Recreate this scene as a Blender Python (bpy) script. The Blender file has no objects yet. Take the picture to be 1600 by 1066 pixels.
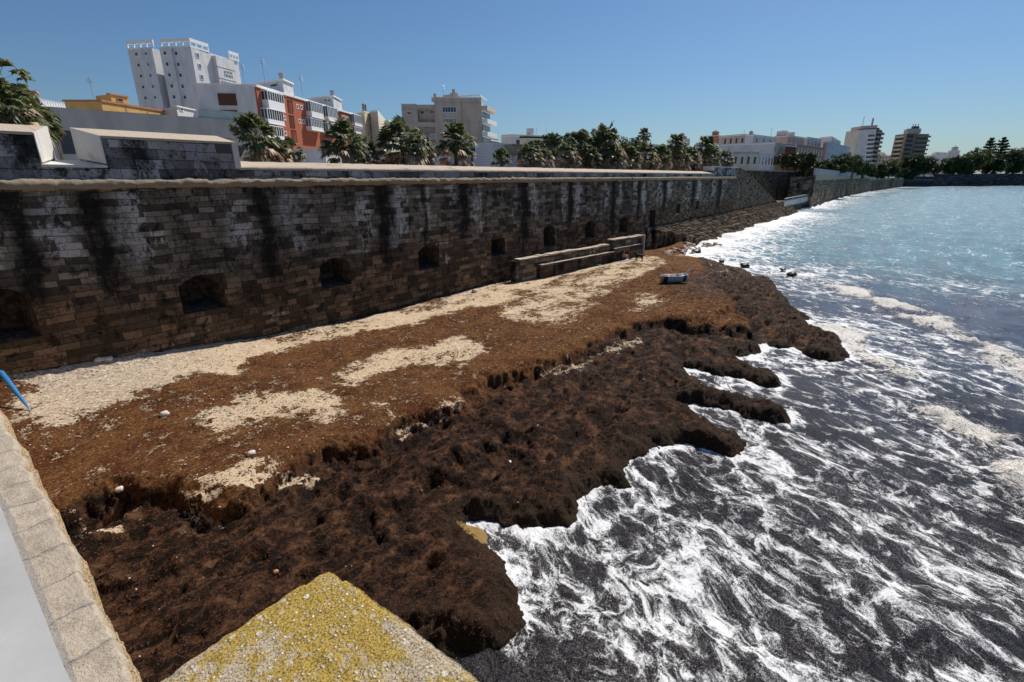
import bpy, bmesh, math, random
import numpy as np
from mathutils import Vector, Matrix
random.seed(7); RNG = np.random.default_rng(7)
S = bpy.context.scene
COL = S.collection
PI = math.pi
# ------------------------------------------------------------------ camera geometry (survey of the photograph)
F = 781.; HY = 275.; P = math.atan((533-HY)/F); H = math.radians(37.2)
CP, SP, CH, SH = math.cos(P), math.sin(P), math.cos(H), math.sin(H)
CAM = (0., -23.2, 8.5)
def ray(px, py):
    u = (px-800)/F; v = (533-py)/F
    f = CP+v*SP; z = -SP+v*CP
    return (f*CH+u*SH, f*SH-u*CH, z)
def gp(px, py, z):                      # point of the horizontal plane z seen at a pixel
    d = ray(px, py); t = (z-CAM[2])/d[2]; return (d[0]*t, CAM[1]+d[1]*t)
def wp(px, py, Y=0):                    # point of the vertical plane Y seen at a pixel
    d = ray(px, py); t = (Y-CAM[1])/d[1]; return (d[0]*t, 8.5+d[2]*t)
def fp(A, B, px, py):                   # point (u along A->B in metres, z) of a vertical face
    d = ray(px, py); ax, ay = A; ex, ey = B[0]-A[0], B[1]-A[1]; L = math.hypot(ex, ey); ex /= L; ey /= L
    det = d[0]*(-ey)+d[1]*ex
    rx, ry = ax-CAM[0], ay-CAM[1]
    t = (rx*(-ey)+ry*ex)/det; u = (d[0]*ry-d[1]*rx)/det*1.0
    X, Y = d[0]*t, CAM[1]+d[1]*t
    return ((X-ax)*ex+(Y-ay)*ey, 8.5+d[2]*t)
def at(px, dist):                       # XY in the direction of a pixel column at the horizon, at a forward distance
    d = ray(px, HY); k = dist/math.hypot(d[0], d[1]); return (d[0]*k, CAM[1]+d[1]*k)
def atp(px, py, dist):                  # XY of a point at a forward distance seen at a pixel
    d = ray(px, py); k = dist/math.hypot(d[0], d[1]); return (d[0]*k, CAM[1]+d[1]*k)
def zat(px, py, X, Y):
    d = ray(px, py); r = math.hypot(X-CAM[0], Y-CAM[1]); return 8.5+d[2]*r/math.hypot(d[0], d[1])

# ------------------------------------------------------------------ noise
def _hash(ix, iy, seed):
    h = (ix.astype(np.int64)*374761393 + iy.astype(np.int64)*668265263 + seed*974634777) & 0xFFFFFFFF
    h = ((h ^ (h >> 13))*1274126177) & 0xFFFFFFFF
    h = ((h ^ (h >> 16))*2246822519) & 0xFFFFFFFF
    return ((h ^ (h >> 15)) & 0xFFFFFF)/float(0xFFFFFF)
def vn(x, y, seed=0):
    x = np.asarray(x, float); y = np.asarray(y, float)
    ix = np.floor(x); iy = np.floor(y); fx = x-ix; fy = y-iy
    fx = fx*fx*fx*(fx*(fx*6-15)+10); fy = fy*fy*fy*(fy*(fy*6-15)+10)
    a = _hash(ix, iy, seed); b = _hash(ix+1, iy, seed); c = _hash(ix, iy+1, seed); d = _hash(ix+1, iy+1, seed)
    return (a+(b-a)*fx)*(1-fy)+(c+(d-c)*fx)*fy
def fbm(x, y, oct=4, seed=0, rough=.5):
    s = 0; a = 1; t = 0
    for i in range(oct):
        c, q = math.cos(i*1.3+.4), math.sin(i*1.3+.4)
        s = s+a*vn(x*c-y*q+i*17.3, x*q+y*c-i*9.1, seed+i); t += a; a *= rough; x = x*2.03; y = y*2.03
    return s/t
def sm(e0, e1, x):
    t = np.clip((x-e0)/(e1-e0), 0, 1); return t*t*(3-2*t)

# ------------------------------------------------------------------ node helpers
class NT:
    def __init__(s, name):
        s.m = bpy.data.materials.new(name); s.m.use_nodes = True; s.t = s.m.node_tree; s.t.nodes.clear()
        s.out = s.t.nodes.new('ShaderNodeOutputMaterial')
        s.geo = s.t.nodes.new('ShaderNodeNewGeometry'); s.pos = s.geo.outputs['Position']
    def n(s, typ, **kw):
        nd = s.t.nodes.new(typ)
        for k, v in kw.items(): setattr(nd, k, v)
        return nd
    def set(s, inp, v):
        if isinstance(v, bpy.types.NodeSocket): s.t.links.new(v, inp)
        elif v is not None:
            if isinstance(v, (tuple, list)) and len(v) == 3 and inp.type == 'RGBA': v = (*v, 1)
            inp.default_value = v
    def math(s, op, a, b=None, c=None, clamp=False):
        nd = s.n('ShaderNodeMath', operation=op, use_clamp=clamp)
        s.set(nd.inputs[0], a); s.set(nd.inputs[1], b)
        if c is not None: s.set(nd.inputs[2], c)
        return nd.outputs[0]
    def add(s, a, b): return s.math('ADD', a, b)
    def mul(s, a, b): return s.math('MULTIPLY', a, b)
    def sub(s, a, b): return s.math('SUBTRACT', a, b)
    def vec(s, op, a, b):
        nd = s.n('ShaderNodeVectorMath', operation=op); s.set(nd.inputs[0], a); s.set(nd.inputs[1], b); return nd.outputs[0]
    def scl(s, v, x, y, z): return s.vec('MULTIPLY', v, (x, y, z))
    def noise(s, v, scale, detail=4, rough=.55, dist=0, col=False, typ=None):
        nd = s.n('ShaderNodeTexNoise'); s.set(nd.inputs['Vector'], v)
        if typ: nd.noise_type = typ
        s.set(nd.inputs['Scale'], scale); s.set(nd.inputs['Detail'], detail); s.set(nd.inputs['Roughness'], rough); s.set(nd.inputs['Distortion'], dist)
        return nd.outputs['Color' if col else 'Fac']
    def vor(s, v, scale, feat='F1', out='Distance', rnd=1):
        nd = s.n('ShaderNodeTexVoronoi', feature=feat); s.set(nd.inputs['Vector'], v); s.set(nd.inputs['Scale'], scale); s.set(nd.inputs['Randomness'], rnd)
        return nd.outputs[out]
    def step(s, x, a, b, o0=0., o1=1.):
        nd = s.n('ShaderNodeMapRange', interpolation_type='SMOOTHSTEP'); s.set(nd.inputs[0], x); s.set(nd.inputs[1], a); s.set(nd.inputs[2], b); s.set(nd.inputs[3], o0); s.set(nd.inputs[4], o1)
        return nd.outputs[0]
    def mix(s, f, a, b, mode='MIX'):
        nd = s.n('ShaderNodeMix', data_type='RGBA', blend_type=mode); s.set(nd.inputs[0], f); s.set(nd.inputs[6], a); s.set(nd.inputs[7], b); return nd.outputs[2]
    def ramp(s, f, stops):
        nd = s.n('ShaderNodeValToRGB'); s.set(nd.inputs[0], f); e = nd.color_ramp.elements
        while len(e) < len(stops): e.new(.5)
        for el, (p, c) in zip(e, stops): el.position = p; el.color = (*c, 1)
        return nd.outputs[0]
    def attr(s, name):
        nd = s.n('ShaderNodeAttribute', attribute_name=name); return nd.outputs['Fac']
    def xyz(s, v):
        nd = s.n('ShaderNodeSeparateXYZ'); s.set(nd.inputs[0], v); return nd.outputs
    def comb(s, x, y, z):
        nd = s.n('ShaderNodeCombineXYZ'); s.set(nd.inputs[0], x); s.set(nd.inputs[1], y); s.set(nd.inputs[2], z); return nd.outputs[0]
    def bump(s, h, strength=.5, dist=.02, nrm=None):
        nd = s.n('ShaderNodeBump'); s.set(nd.inputs['Height'], h); s.set(nd.inputs['Strength'], strength); s.set(nd.inputs['Distance'], dist)
        if nrm is not None: s.set(nd.inputs['Normal'], nrm)
        return nd.outputs[0]
    def bsdf(s, col, rough=.8, nrm=None, spec=.3, metal=0, **kw):
        b = s.n('ShaderNodeBsdfPrincipled'); s.set(b.inputs['Base Color'], col); s.set(b.inputs['Roughness'], rough)
        s.set(b.inputs['Specular IOR Level'], spec); s.set(b.inputs['Metallic'], metal)
        if nrm is not None: s.set(b.inputs['Normal'], nrm)
        for k, v in kw.items(): s.set(b.inputs[k], v)
        return b.outputs[0]
    def fin(s, sh): s.t.links.new(sh, s.out.inputs[0]); return s.m

def plaster(name, col, var=.12, rough=.85, dirt=.25):
    t = NT(name)
    n1 = t.noise(t.scl(t.pos, 1, 1, .35), .6, 5); n2 = t.noise(t.pos, 6, 4)
    c = t.mix(t.step(n1, .35, .75), col, tuple(x*(1-dirt) for x in col))
    c = t.mix(t.mul(n2, var*2), c, tuple(x*.8 for x in col))
    return t.fin(t.bsdf(c, rough, t.bump(n2, .15, .02)))
def glass(name, col=(.02, .03, .04), rough=.12):
    t = NT(name); n = t.noise(t.pos, .9, 2)
    return t.fin(t.bsdf(t.mix(n, col, tuple(x*2 for x in col)), rough, spec=.5))
def simple(name, col, rough=.7, metal=0, var=.3, sc=8):
    t = NT(name); n = t.noise(t.pos, sc, 4)
    return t.fin(t.bsdf(t.mix(n, tuple(x*(1-var) for x in col), tuple(min(1, x*(1+var)) for x in col)), rough, metal=metal))

M = {}
# ---- main stone wall
def stone(name, base, brown, pale, bh=.25, bw=.66, attrs=True, rough_scale=1., pale_lo=.45, blotch=.35):
    t = NT(name)
    w = t.noise(t.pos, .55, 3, col=True)
    p = t.vec('ADD', t.pos, t.vec('MULTIPLY', t.vec('SUBTRACT', w, (.5, .5, .5)), (.16, .1, .1)))
    w2 = t.noise(t.pos, 5, 3, col=True)
    p = t.vec('ADD', p, t.vec('MULTIPLY', t.vec('SUBTRACT', w2, (.5, .5, .5)), (.05, .05, .035)))
    q0 = t.xyz(t.pos); rowv = t.noise(t.comb(t.mul(q0[0], .12), 0., t.mul(q0[2], 1.1)), 1., 2)
    q = t.xyz(p); zz = t.add(q[2], t.mul(rowv, .55)); wn = t.n('ShaderNodeTexWhiteNoise', noise_dimensions='1D'); t.set(wn.inputs['W'], t.math('FLOOR', t.math('DIVIDE', zz, bh))); v = t.comb(t.add(q[0], t.add(q[1], t.mul(wn.outputs['Value'], 2.5))), zz, 0.)
    def brick(bw_, bh_, mort):
        b = t.n('ShaderNodeTexBrick', offset=.5, squash=1.3, squash_frequency=3); t.set(b.inputs['Vector'], v)
        for k, x in (('Color1', (0, 0, 0, 1)), ('Color2', (1, 1, 1, 1)), ('Mortar', (.5, .5, .5, 1)), ('Scale', 1.), ('Mortar Size', mort), ('Mortar Smooth', .5), ('Bias', 0.), ('Brick Width', bw_), ('Row Height', bh_)): b.inputs[k].default_value = x
        return b
    b1 = brick(bw, bh, .013)
    r = t.xyz(b1.outputs['Color'])[0]; mort = b1.outputs['Fac']
    nL = t.noise(t.scl(t.pos, 1, 1, .45), .35, 4, .6); nM = t.noise(t.pos, 1.6, 6, .62); nF = t.noise(t.pos, 11, 6, .65); nT = t.noise(t.pos, 45, 3, .6)
    nB = t.noise(t.scl(t.pos, 1, 1, .5), 4.5, 5, .7, .6)
    c = t.mix(t.step(nM, .35, .68), tuple(x*.45 for x in base), base)
    c = t.mix(t.mul(t.math('POWER', r, 2.), .95), c, tuple(x*2.1 for x in base)); c = t.mix(t.mul(t.step(r, .35, .1), .7), c, tuple(x*.3 for x in base))
    z = t.xyz(t.pos)[2]
    br = t.attr('brown') if attrs else t.step(nL, .4, .6)
    cb = t.mix(t.math('POWER', r, 1.6), tuple(x*.35 for x in brown), tuple(x*1.7 for x in brown))
    cb = t.mix(t.step(nM, .5, .7), cb, tuple(x*.35 for x in brown))
    c = t.mix(t.mul(br, t.step(t.add(nM, t.mul(r, .25)), .38, .7, .45, 1.)), c, cb)
    # pale whitewashed blocks
    pa = t.attr('pale') if attrs else t.step(nL, pale_lo, .7)
    pm = t.add(t.add(t.mul(pa, .9), t.mul(t.sub(r, .5), .42)), t.add(t.mul(t.sub(nB, .5), 1.9), t.mul(t.sub(nF, .5), .8)))
    pm = t.step(pm, .46, .76)
    pc = t.mix(nF, tuple(x*.45 for x in pale), pale); pc = t.mix(t.mul(nM, .6), pc, tuple(x*.5 for x in pale))
    c = t.mix(pm, c, pc)
    # black algae streaks with ragged edges
    st = t.attr('streak') if attrs else t.step(nL, .55, .3)
    sk = t.step(t.add(st, t.add(t.mul(t.sub(nB, .5), 1.1), t.mul(t.sub(nF, .5), .6))), .36, .95)
    c = t.mix(t.mul(sk, .92), c, (.008, .008, .007))
    nS = t.noise(t.scl(t.pos, 1, 1, .8), 2.3, 9, .74, .4)
    c = t.mix(t.mul(t.step(nS, .50+.12*(1-blotch), .60+.12*(1-blotch)), .85), c, (.012, .011, .0095))
    spk = t.step(nF, .56, .64)
    c = t.mix(t.mul(spk, .55), c, (.012, .011, .010))
    c = t.mix(t.mul(mort, t.step(nM, .3, .7, .85, .25)), c, (.012, .011, .010))
    hgt = t.add(t.add(t.mul(mort, -1.3), t.mul(nF, .9)), t.add(t.mul(nT, .25), t.mul(r, .5)))
    return t.fin(t.bsdf(c, .92, t.bump(hgt, .9, .05), spec=.15))
M['stone'] = stone('weathered_sea_wall_stone', (.155, .128, .096), (.165, .102, .060), (.74, .67, .61), blotch=.85)
M['stone_parapet'] = stone('parapet_stone', (.26, .255, .25), (.24, .21, .18), (.50, .48, .50), bh=.36, bw=.95, attrs=False, pale_lo=.38, blotch=.85)
M['stone_far'] = stone('far_wall_stone', (.22, .165, .115), (.32, .23, .15), (.34, .26, .18), bh=.5, bw=1.2, attrs=False, pale_lo=.6)
M['stone_brown'] = stone('brown_wall_stone', (.12, .085, .06), (.17, .11, .07), (.24, .19, .14), bh=.4, bw=1., attrs=False, pale_lo=.7, blotch=.6)
M['stone_low'] = stone('low_wall_stone', (.15, .12, .09), (.24, .17, .105), (.42, .36, .28), bh=.3, bw=.7, attrs=False, pale_lo=.6)
M['stone_dark'] = stone('breakwater_stone', (.075, .07, .08), (.1, .085, .085), (.16, .15, .15), bh=.6, bw=1.4, attrs=False, pale_lo=.7)

def m_coping(name, col, stain=(.16, .13, .1)):
    t = NT(name); nL = t.noise(t.pos, .8, 5, .6); nF = t.noise(t.pos, 9, 6, .65); nT = t.noise(t.pos, 50, 3)
    c = t.mix(nF, tuple(x*.78 for x in col), tuple(min(1, x*1.12) for x in col))
    c = t.mix(t.step(nL, .55, .75), c, stain)
    x = t.xyz(t.pos)[0]
    j = t.math('FRACT', t.mul(x, .42)); jm = t.step(j, .0, .02, 1., 0.)
    c = t.mix(t.mul(jm, .6), c, stain)
    c = t.mix(t.mul(t.step(nF, .62, .7), .6), c, tuple(x*.35 for x in col))
    return t.fin(t.bsdf(c, .9, t.bump(t.add(nF, t.mul(nT, .4)), .7, .03), spec=.2))
M['coping'] = m_coping('pale_mortar_coping', (.50, .41, .32))
M['cordon'] = m_coping('rough_cordon_stone', (.30, .235, .17), (.06, .048, .036))
M['whitewash'] = m_coping('whitewashed_render', (.68, .65, .60), (.30, .27, .23))

# ---- beach
def m_beach():
    t = NT('beach_sand_and_seaweed')
    sand = t.attr('sand'); wet = t.attr('wet'); grey = t.attr('grey')
    wv = t.noise(t.pos, 2.2, 3, col=True)
    p = t.vec('ADD', t.pos, t.vec('MULTIPLY', t.vec('SUBTRACT', wv, (.5, .5, .5)), (.5, .5, .3)))
    n0 = t.noise(p, .9, 4, .6); n1 = t.noise(p, 3.2, 7, .68); n2 = t.noise(t.pos, 13, 6, .7); n3 = t.noise(t.pos, 55, 4, .7); n4 = t.noise(t.pos, 140, 2, .6)
    e = t.add(t.add(sand, t.mul(t.sub(n1, .5), 2.0)), t.add(t.mul(t.sub(n2, .5), 1.9), t.mul(t.sub(n0, .5), .6)))
    sm_ = t.step(e, .46, .54)
    spr = t.step(t.add(t.add(t.mul(n2, .8), t.mul(n1, .35)), t.mul(n3, .4)), .88, .94)      # shreds of weed lying on sand
    sm_ = t.math('MULTIPLY', sm_, t.sub(1., t.mul(spr, .9)))
    g = t.add(t.mul(n2, .55), t.mul(n3, .45))
    dry = t.ramp(g, [(.33, (.022, .010, .005)), (.44, (.10, .042, .017)), (.54, (.23, .105, .04)), (.66, (.42, .24, .115))])
    dryred = t.ramp(g, [(.34, (.018, .008, .005)), (.46, (.078, .029, .013)), (.57, (.17, .066, .028)), (.70, (.28, .14, .07))])
    dry = t.mix(t.step(n0, .42, .6), dry, dryred)
    wetc = t.ramp(g, [(.36, (.008, .005, .003)), (.46, (.038, .017, .009)), (.57, (.095, .042, .022)), (.70, (.19, .105, .062))])
    olive = t.ramp(g, [(.36, (.007, .005, .003)), (.50, (.034, .021, .012)), (.60, (.068, .045, .028)), (.72, (.14, .10, .07))])
    nP = t.noise(t.scl(p, 1, 1.5, 1), 1.7, 8, .72)
    wetc = t.mix(t.mul(t.step(nP, .54, .46), .9), wetc, (.006, .0045, .0035)); wetc = t.mix(t.mul(t.step(nP, .53, .63), .8), wetc, t.mix(n2, (.085, .038, .018), (.26, .135, .068)))  # black hollows and lit ridge highlights painted into the weed colour
    dry = t.mix(t.mul(t.step(nP, .46, .38), .6), dry, (.03, .013, .007))
    w2 = t.step(t.add(wet, t.mul(t.sub(n1, .5), .8)), .3, .75)
    c = t.mix(w2, dry, wetc)
    c = t.mix(t.step(t.add(wet, t.mul(t.sub(n0, .5), .4)), 1.25, 1.75), c, olive)
    pebbles = t.vor(t.pos, 16, out='Color'); pv = t.xyz(pebbles)[0]
    pd = t.vor(t.pos, 16)
    sc = t.ramp(t.add(t.mul(n3, .6), t.mul(n2, .4)), [(.3, (.34, .24, .15)), (.5, (.57, .43, .285)), (.7, (.72, .58, .41))])
    sg = t.mix(pv, (.17, .145, .125), (.60, .52, .43))
    sc = t.mix(t.mul(grey, .75), sc, sg)
    sc = t.mix(t.mul(t.step(pv, .88, .93), t.step(pd, .4, .3)), sc, (.75, .70, .62))
    c = t.mix(sm_, c, sc)
    rk = t.attr('rock')
    c = t.mix(t.step(t.add(rk, t.mul(t.sub(n2, .5), .8)), .5, .62), c, t.mix(n3, (.2, .11, .03), (.62, .42, .16)))
    h = t.add(t.add(t.mul(n1, 1.2), t.mul(n2, 1.)), t.add(t.mul(n3, .5), t.mul(n4, .15)))
    h = t.mul(h, t.mix(sm_, (1, 1, 1), (.35, .35, .35)))
    rough = t.step(w2, 0, 1, .95, .75)
    return t.fin(t.bsdf(c, rough, t.bump(h, 1., .09), spec=t.step(w2, 0, 1, .06, .10)))
M['beach'] = m_beach()
def m_weed():
    t = NT('loose_seaweed_shreds'); n = t.noise(t.pos, 7, 4, .7); n2 = t.noise(t.pos, 60, 2)
    w = t.attr('wet')
    a = t.ramp(t.add(t.mul(n, .5), t.mul(n2, .5)), [(.3, (.03, .014, .007)), (.5, (.12, .05, .02)), (.7, (.30, .16, .07))])
    b = t.ramp(t.add(t.mul(n, .5), t.mul(n2, .5)), [(.3, (.012, .007, .005)), (.5, (.065, .03, .017)), (.7, (.17, .09, .055))])
    return t.fin(t.bsdf(t.mix(w, a, b), .85, spec=.05))
M['weed'] = m_weed()

# ---- sea
def m_sea():
    t = NT('sea_water')
    foam = t.attr('foam'); dirty = t.attr('dirty'); surf = t.attr('surf'); teal = t.attr('teal'); fine = t.attr('fine')
    q = t.xyz(t.pos)
    # streaks run seawards, a little diagonal
    pr = t.comb(t.add(t.mul(q[0], .86), t.mul(q[1], -.5)), t.add(t.mul(q[1], -.50), t.mul(q[0], -.29)), 0.)
    wv = t.noise(pr, .55, 3, .55, col=True)
    pw = t.vec('ADD', pr, t.vec('MULTIPLY', t.vec('SUBTRACT', wv, (.5, .5, .5)), (1.3, 1.3, 0)))
    wv2 = t.noise(pw, 2.4, 3, .6, col=True)
    pw2 = t.vec('ADD', pw, t.vec('MULTIPLY', t.vec('SUBTRACT', wv2, (.5, .5, .5)), (.40, .40, 0)))
    def ridge(v, sc, d=3):
        n = t.noise(v, sc, d, .55); return t.sub(1., t.mul(t.math('ABSOLUTE', t.sub(n, .5)), 9.))
    r1 = ridge(pw2, .62, 5); r2 = ridge(pw2, 1.9, 5); r3 = ridge(pw2, 6., 4)
    big = t.noise(pr, .22, 4, .6)
    nf = t.noise(pw2, 9, 6, .7); nt = t.noise(t.pos, 55, 3, .65); nt2 = t.noise(t.pos, 24, 4, .7)
    lace = t.add(t.add(t.mul(t.math('MAXIMUM', r1, 0.), .56), t.mul(t.math('MAXIMUM', r2, 0.), .52)), t.mul(t.math('MAXIMUM', r3, 0.), .36))
    lace = t.add(lace, t.mul(t.sub(big, .5), 1.3))
    lace = t.add(lace, t.mul(t.sub(nf, .5), .75))
    ve = t.vor(t.vec('ADD', pw2, t.vec('MULTIPLY', t.vec('SUBTRACT', t.noise(pw2, 5, 4, .7, col=True), (.5, .5, .5)), (.5, .5, 0))), 1.1, 'DISTANCE_TO_EDGE')
    lace = t.add(lace, t.step(ve, .16, .0, 0., .42))
    lev = t.add(t.add(lace, t.mul(foam, 1.25)), t.mul(t.sub(nt2, .5), 1.5))
    lev = t.add(lev, t.mul(t.mul(t.sub(nt, .5), fine), 1.1))
    lev = t.add(lev, t.mul(t.mul(t.sub(t.noise(t.pos, 110, 2, .7), .5), fine), 1.2))
    f1 = t.math('POWER', t.step(lev, 1.10, 1.90), 1.25)
    # distant chop: whitecaps and painted sun glints, elongated across the line of sight
    pc = t.comb(t.mul(q[0], .5), t.mul(q[1], 1.), 0.)
    ch = t.noise(pc, .35, 5, .7); ch2 = t.noise(pc, 1.7, 4, .7)
    ch3 = t.noise(pc, 4., 4, .75)
    caps_glints = t.mul(t.step(t.add(t.mul(ch, .3), t.add(t.mul(ch2, .35), t.mul(ch3, .35))), .54, .61), teal)
    f1 = t.math('MAXIMUM', f1, caps_glints)
    sf = t.mul(t.step(t.add(surf, t.add(t.mul(t.sub(nf, .5), 2.2), t.mul(t.sub(nt2, .5), 1.2))), .38, .72), .95)
    f1 = t.math('MAXIMUM', f1, sf)
    # floating weed breaks up the foam
    hole = t.step(t.add(t.mul(nt2, .6), t.mul(nf, .5)), .60, .67)
    f1 = t.mul(f1, t.sub(1., t.mul(t.mul(hole, dirty), .55)))
    f1 = t.math('MINIMUM', f1, .88)
    # water body colour
    deep = t.mix(t.step(ch, .35, .65), (.008, .09, .14), (.035, .22, .28))
    mid = t.mix(t.step(big, .35, .65), (.032, .045, .085), (.075, .105, .16))
    dk = t.mix(t.step(nf, .4, .65), (.012, .011, .014), (.055, .048, .054))
    c = t.mix(teal, mid, deep)
    c = t.mix(dirty, c, dk)
    nq = t.noise(t.pos, 85, 2, .7)
    bits = t.step(t.add(t.mul(nt, .5), t.add(t.mul(nt2, .15), t.mul(nq, .35))), .535, .60)
    c = t.mix(t.mul(t.mul(bits, t.step(fine, 0., .5)), t.add(.35, t.mul(t.step(big, .4, .6), .5))), c, (.50, .455, .44))
    fc = t.mix(t.step(nf, .35, .6), (.66, .66, .67), (.92, .92, .92))
    cream = t.mix(t.step(t.add(t.mul(nt2, .55), t.mul(nt, .45)), .50, .57), (.82, .78, .71), (.09, .065, .04))
    fc = t.mix(t.mul(t.step(surf, .2, .5), .95), fc, cream)
    h = t.add(t.add(t.mul(nf, .6), t.mul(nt2, t.add(.2, t.mul(fine, .5)))), t.mul(nt, t.add(.04, t.mul(fine, .35))))
    h = t.add(h, t.mul(f1, .5)); h = t.add(h, t.mul(ch2, 1.6)); h = t.add(t.add(h, t.mul(ch3, .5)), t.mul(ch, 2.))
    nb = t.bump(h, .8, .16)
    water = t.bsdf(c, t.step(teal, 0., 1., .15, .20), nb, spec=.5, IOR=1.33)
    foamb = t.bsdf(fc, .7, t.bump(t.add(t.mul(nf, 1.), t.mul(nt2, .4)), .5, .05), spec=.1)
    mx = t.n('ShaderNodeMixShader'); t.set(mx.inputs[0], f1); t.t.links.new(water, mx.inputs[1]); t.t.links.new(foamb, mx.inputs[2])
    return t.fin(mx.outputs[0])
M['sea'] = m_sea()

# ---- others
def m_aggregate():
    t = NT('lichen_covered_pebble_concrete')
    nL = t.noise(t.pos, 3.2, 5, .65); nM = t.noise(t.pos, 14, 5, .65); nT = t.noise(t.pos, 120, 4, .7)
    v = t.vor(t.pos, 75); vc = t.xyz(t.vor(t.pos, 75, out='Color')); v2 = t.vor(t.pos, 32); vc2 = t.xyz(t.vor(t.pos, 32, out='Color'))
    base = t.mix(t.step(nT, .35, .65), (.17, .125, .08), (.68, .57, .40))
    lich = t.mix(t.step(nT, .35, .65), (.15, .09, .012), (.60, .42, .10))
    c = t.mix(t.step(t.add(nL, t.mul(t.sub(nM, .5), .7)), .33, .47), base, lich)
    c = t.mix(t.mul(t.step(v, .42, .3), t.step(vc[0], .70, .80)), c, t.mix(vc[1], (.38, .28, .17), (.78, .74, .68)))
    c = t.mix(t.mul(t.step(v2, .36, .28), t.step(vc2[0], .80, .86)), c, t.mix(vc2[1], (.45, .33, .2), (.72, .68, .60)))
    c = t.mix(t.mul(t.step(nT, .56, .66), .5), c, (.07, .06, .045))
    h = t.add(t.mul(t.mul(t.step(v, .5, .2), t.step(vc[0], .5, .9)), .45), t.add(t.mul(nT, .9), t.mul(nM, 1.4)))
    return t.fin(t.bsdf(c, .88, t.bump(h, .9, .012), spec=.25))
M['aggregate'] = m_aggregate()
def m_kerb():
    t = NT('sandstone_kerb_blocks'); q = t.xyz(t.pos)
    w = t.noise(t.pos, 2.2, 3)
    yy = t.add(q[1], t.mul(t.sub(w, .5), .25))
    j = t.math('FRACT', t.mul(yy, 1.75)); cell = t.math('FLOOR', t.mul(yy, 1.75))
    wn = t.n('ShaderNodeTexWhiteNoise', noise_dimensions='1D'); t.set(wn.inputs['W'], cell); r = wn.outputs['Value']
    n1 = t.noise(t.pos, 6, 6, .65); n2 = t.noise(t.pos, 40, 4, .7)
    c = t.mix(n2, (.36, .29, .215), (.62, .53, .42)); c = t.mix(t.mul(r, .45), c, (.38, .32, .25)); c = t.mix(t.mul(t.step(n1, .46, .6), .5), c, (.30, .25, .19))
    jm = t.math('MAXIMUM', t.step(j, 0., .05, 1., 0.), t.step(j, .96, 1.))
    mo = t.attr('mortar'); mm = t.step(t.add(mo, t.mul(t.sub(n1, .5), .9)), .42, .55)
    c = t.mix(t.math('MAXIMUM', t.mul(jm, .75), mm), c, t.mix(n2, (.22, .20, .18), (.38, .35, .31)))
    c = t.mix(t.mul(t.step(n2, .60, .7), .5), c, (.16, .12, .085))
    c = t.mix(t.step(t.add(t.attr('edge'), t.mul(t.sub(n1, .5), 1.2)), .5, .8), c, t.mix(t.step(n2, .35, .65), (.16, .095, .04), (.62, .46, .28)))
    return t.fin(t.bsdf(c, .9, t.bump(t.add(t.add(n1, n2), t.mul(jm, -1.)), .8, .03), spec=.2))
M['kerb'] = m_kerb()
M['cement'] = plaster('smooth_cement', (.46, .46, .45), .5, .8, .45)
M['white'] = plaster('white_render', (.66, .66, .68))
M['white2'] = plaster('off_white_render', (.66, .65, .66))
M['trim'] = simple('white_painted_trim', (.78, .78, .78), .6, 0, .08)
M['greyconc'] = plaster('grey_concrete_render', (.40, .40, .40), .1, .85, .25)
M['darkgrey'] = plaster('slate_panel', (.06, .075, .1))
M['yellow'] = plaster('ochre_render', (.62, .38, .13))
M['brick'] = None
def m_brick():
    t = NT('red_facing_brick'); q = t.xyz(t.pos); n = t.noise(t.pos, 1.5, 5, .6); n2 = t.noise(t.pos, 30, 2)
    rows = t.step(t.math('FRACT', t.mul(q[2], 6.)), .05, .2)
    c = t.mix(n, (.36, .085, .045), (.50, .15, .075)); c = t.mix(t.mul(n2, .5), c, (.28, .07, .04))
    c = t.mix(t.sub(1., rows), c, (.40, .22, .16))
    return t.fin(t.bsdf(c, .85, spec=.2))
M['brick'] = m_brick()
M['beige'] = plaster('beige_render', (.52, .46, .40))
M['beige_l'] = plaster('light_beige_render', (.66, .61, .52))
M['cream'] = plaster('cream_render', (.72, .60, .38))
M['pink'] = plaster('pink_render', (.60, .44, .38))
M['terracotta'] = plaster('terracotta_render', (.45, .20, .12))
M['redp'] = plaster('dark_red_render', (.15, .03, .026))
M['palegreen'] = plaster('pale_green_render', (.55, .56, .46))
M['paleblue'] = plaster('pale_blue_render', (.52, .58, .66))
M['tan'] = plaster('tan_render', (.36, .27, .2))
M['brownpanel'] = simple('brown_slatted_shutter', (.10, .045, .025), .7)
M['glass'] = glass('dark_window_glass'); M['glassb'] = glass('bluish_window_glass', (.07, .10, .13), .15)
M['rail_glass'] = glass('green_glass_balustrade', (.22, .27, .27), .15)
M['metal'] = simple('galvanised_metal', (.45, .45, .46), .45, .6)
M['black'] = simple('black_metal', (.02, .02, .02), .5)
M['roofgrey'] = plaster('grey_sheet_roof', (.26, .28, .27))
M['rooftile'] = plaster('terracotta_roof_tile', (.34, .13, .08))
M['corr'] = None
def m_corr():
    t = NT('white_ribbed_cladding'); q = t.xyz(t.pos); j = t.math('FRACT', t.mul(q[2], 3.4)); jm = t.step(j, 0., .2, 1., 0.); n = t.noise(t.pos, 1, 4)
    c = t.mix(n, (.50, .52, .58), (.62, .64, .68)); c = t.mix(t.mul(jm, .55), c, (.25, .26, .3))
    return t.fin(t.bsdf(c, .6, t.bump(jm, -.5, .03)))
M['corr'] = m_corr()
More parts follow.
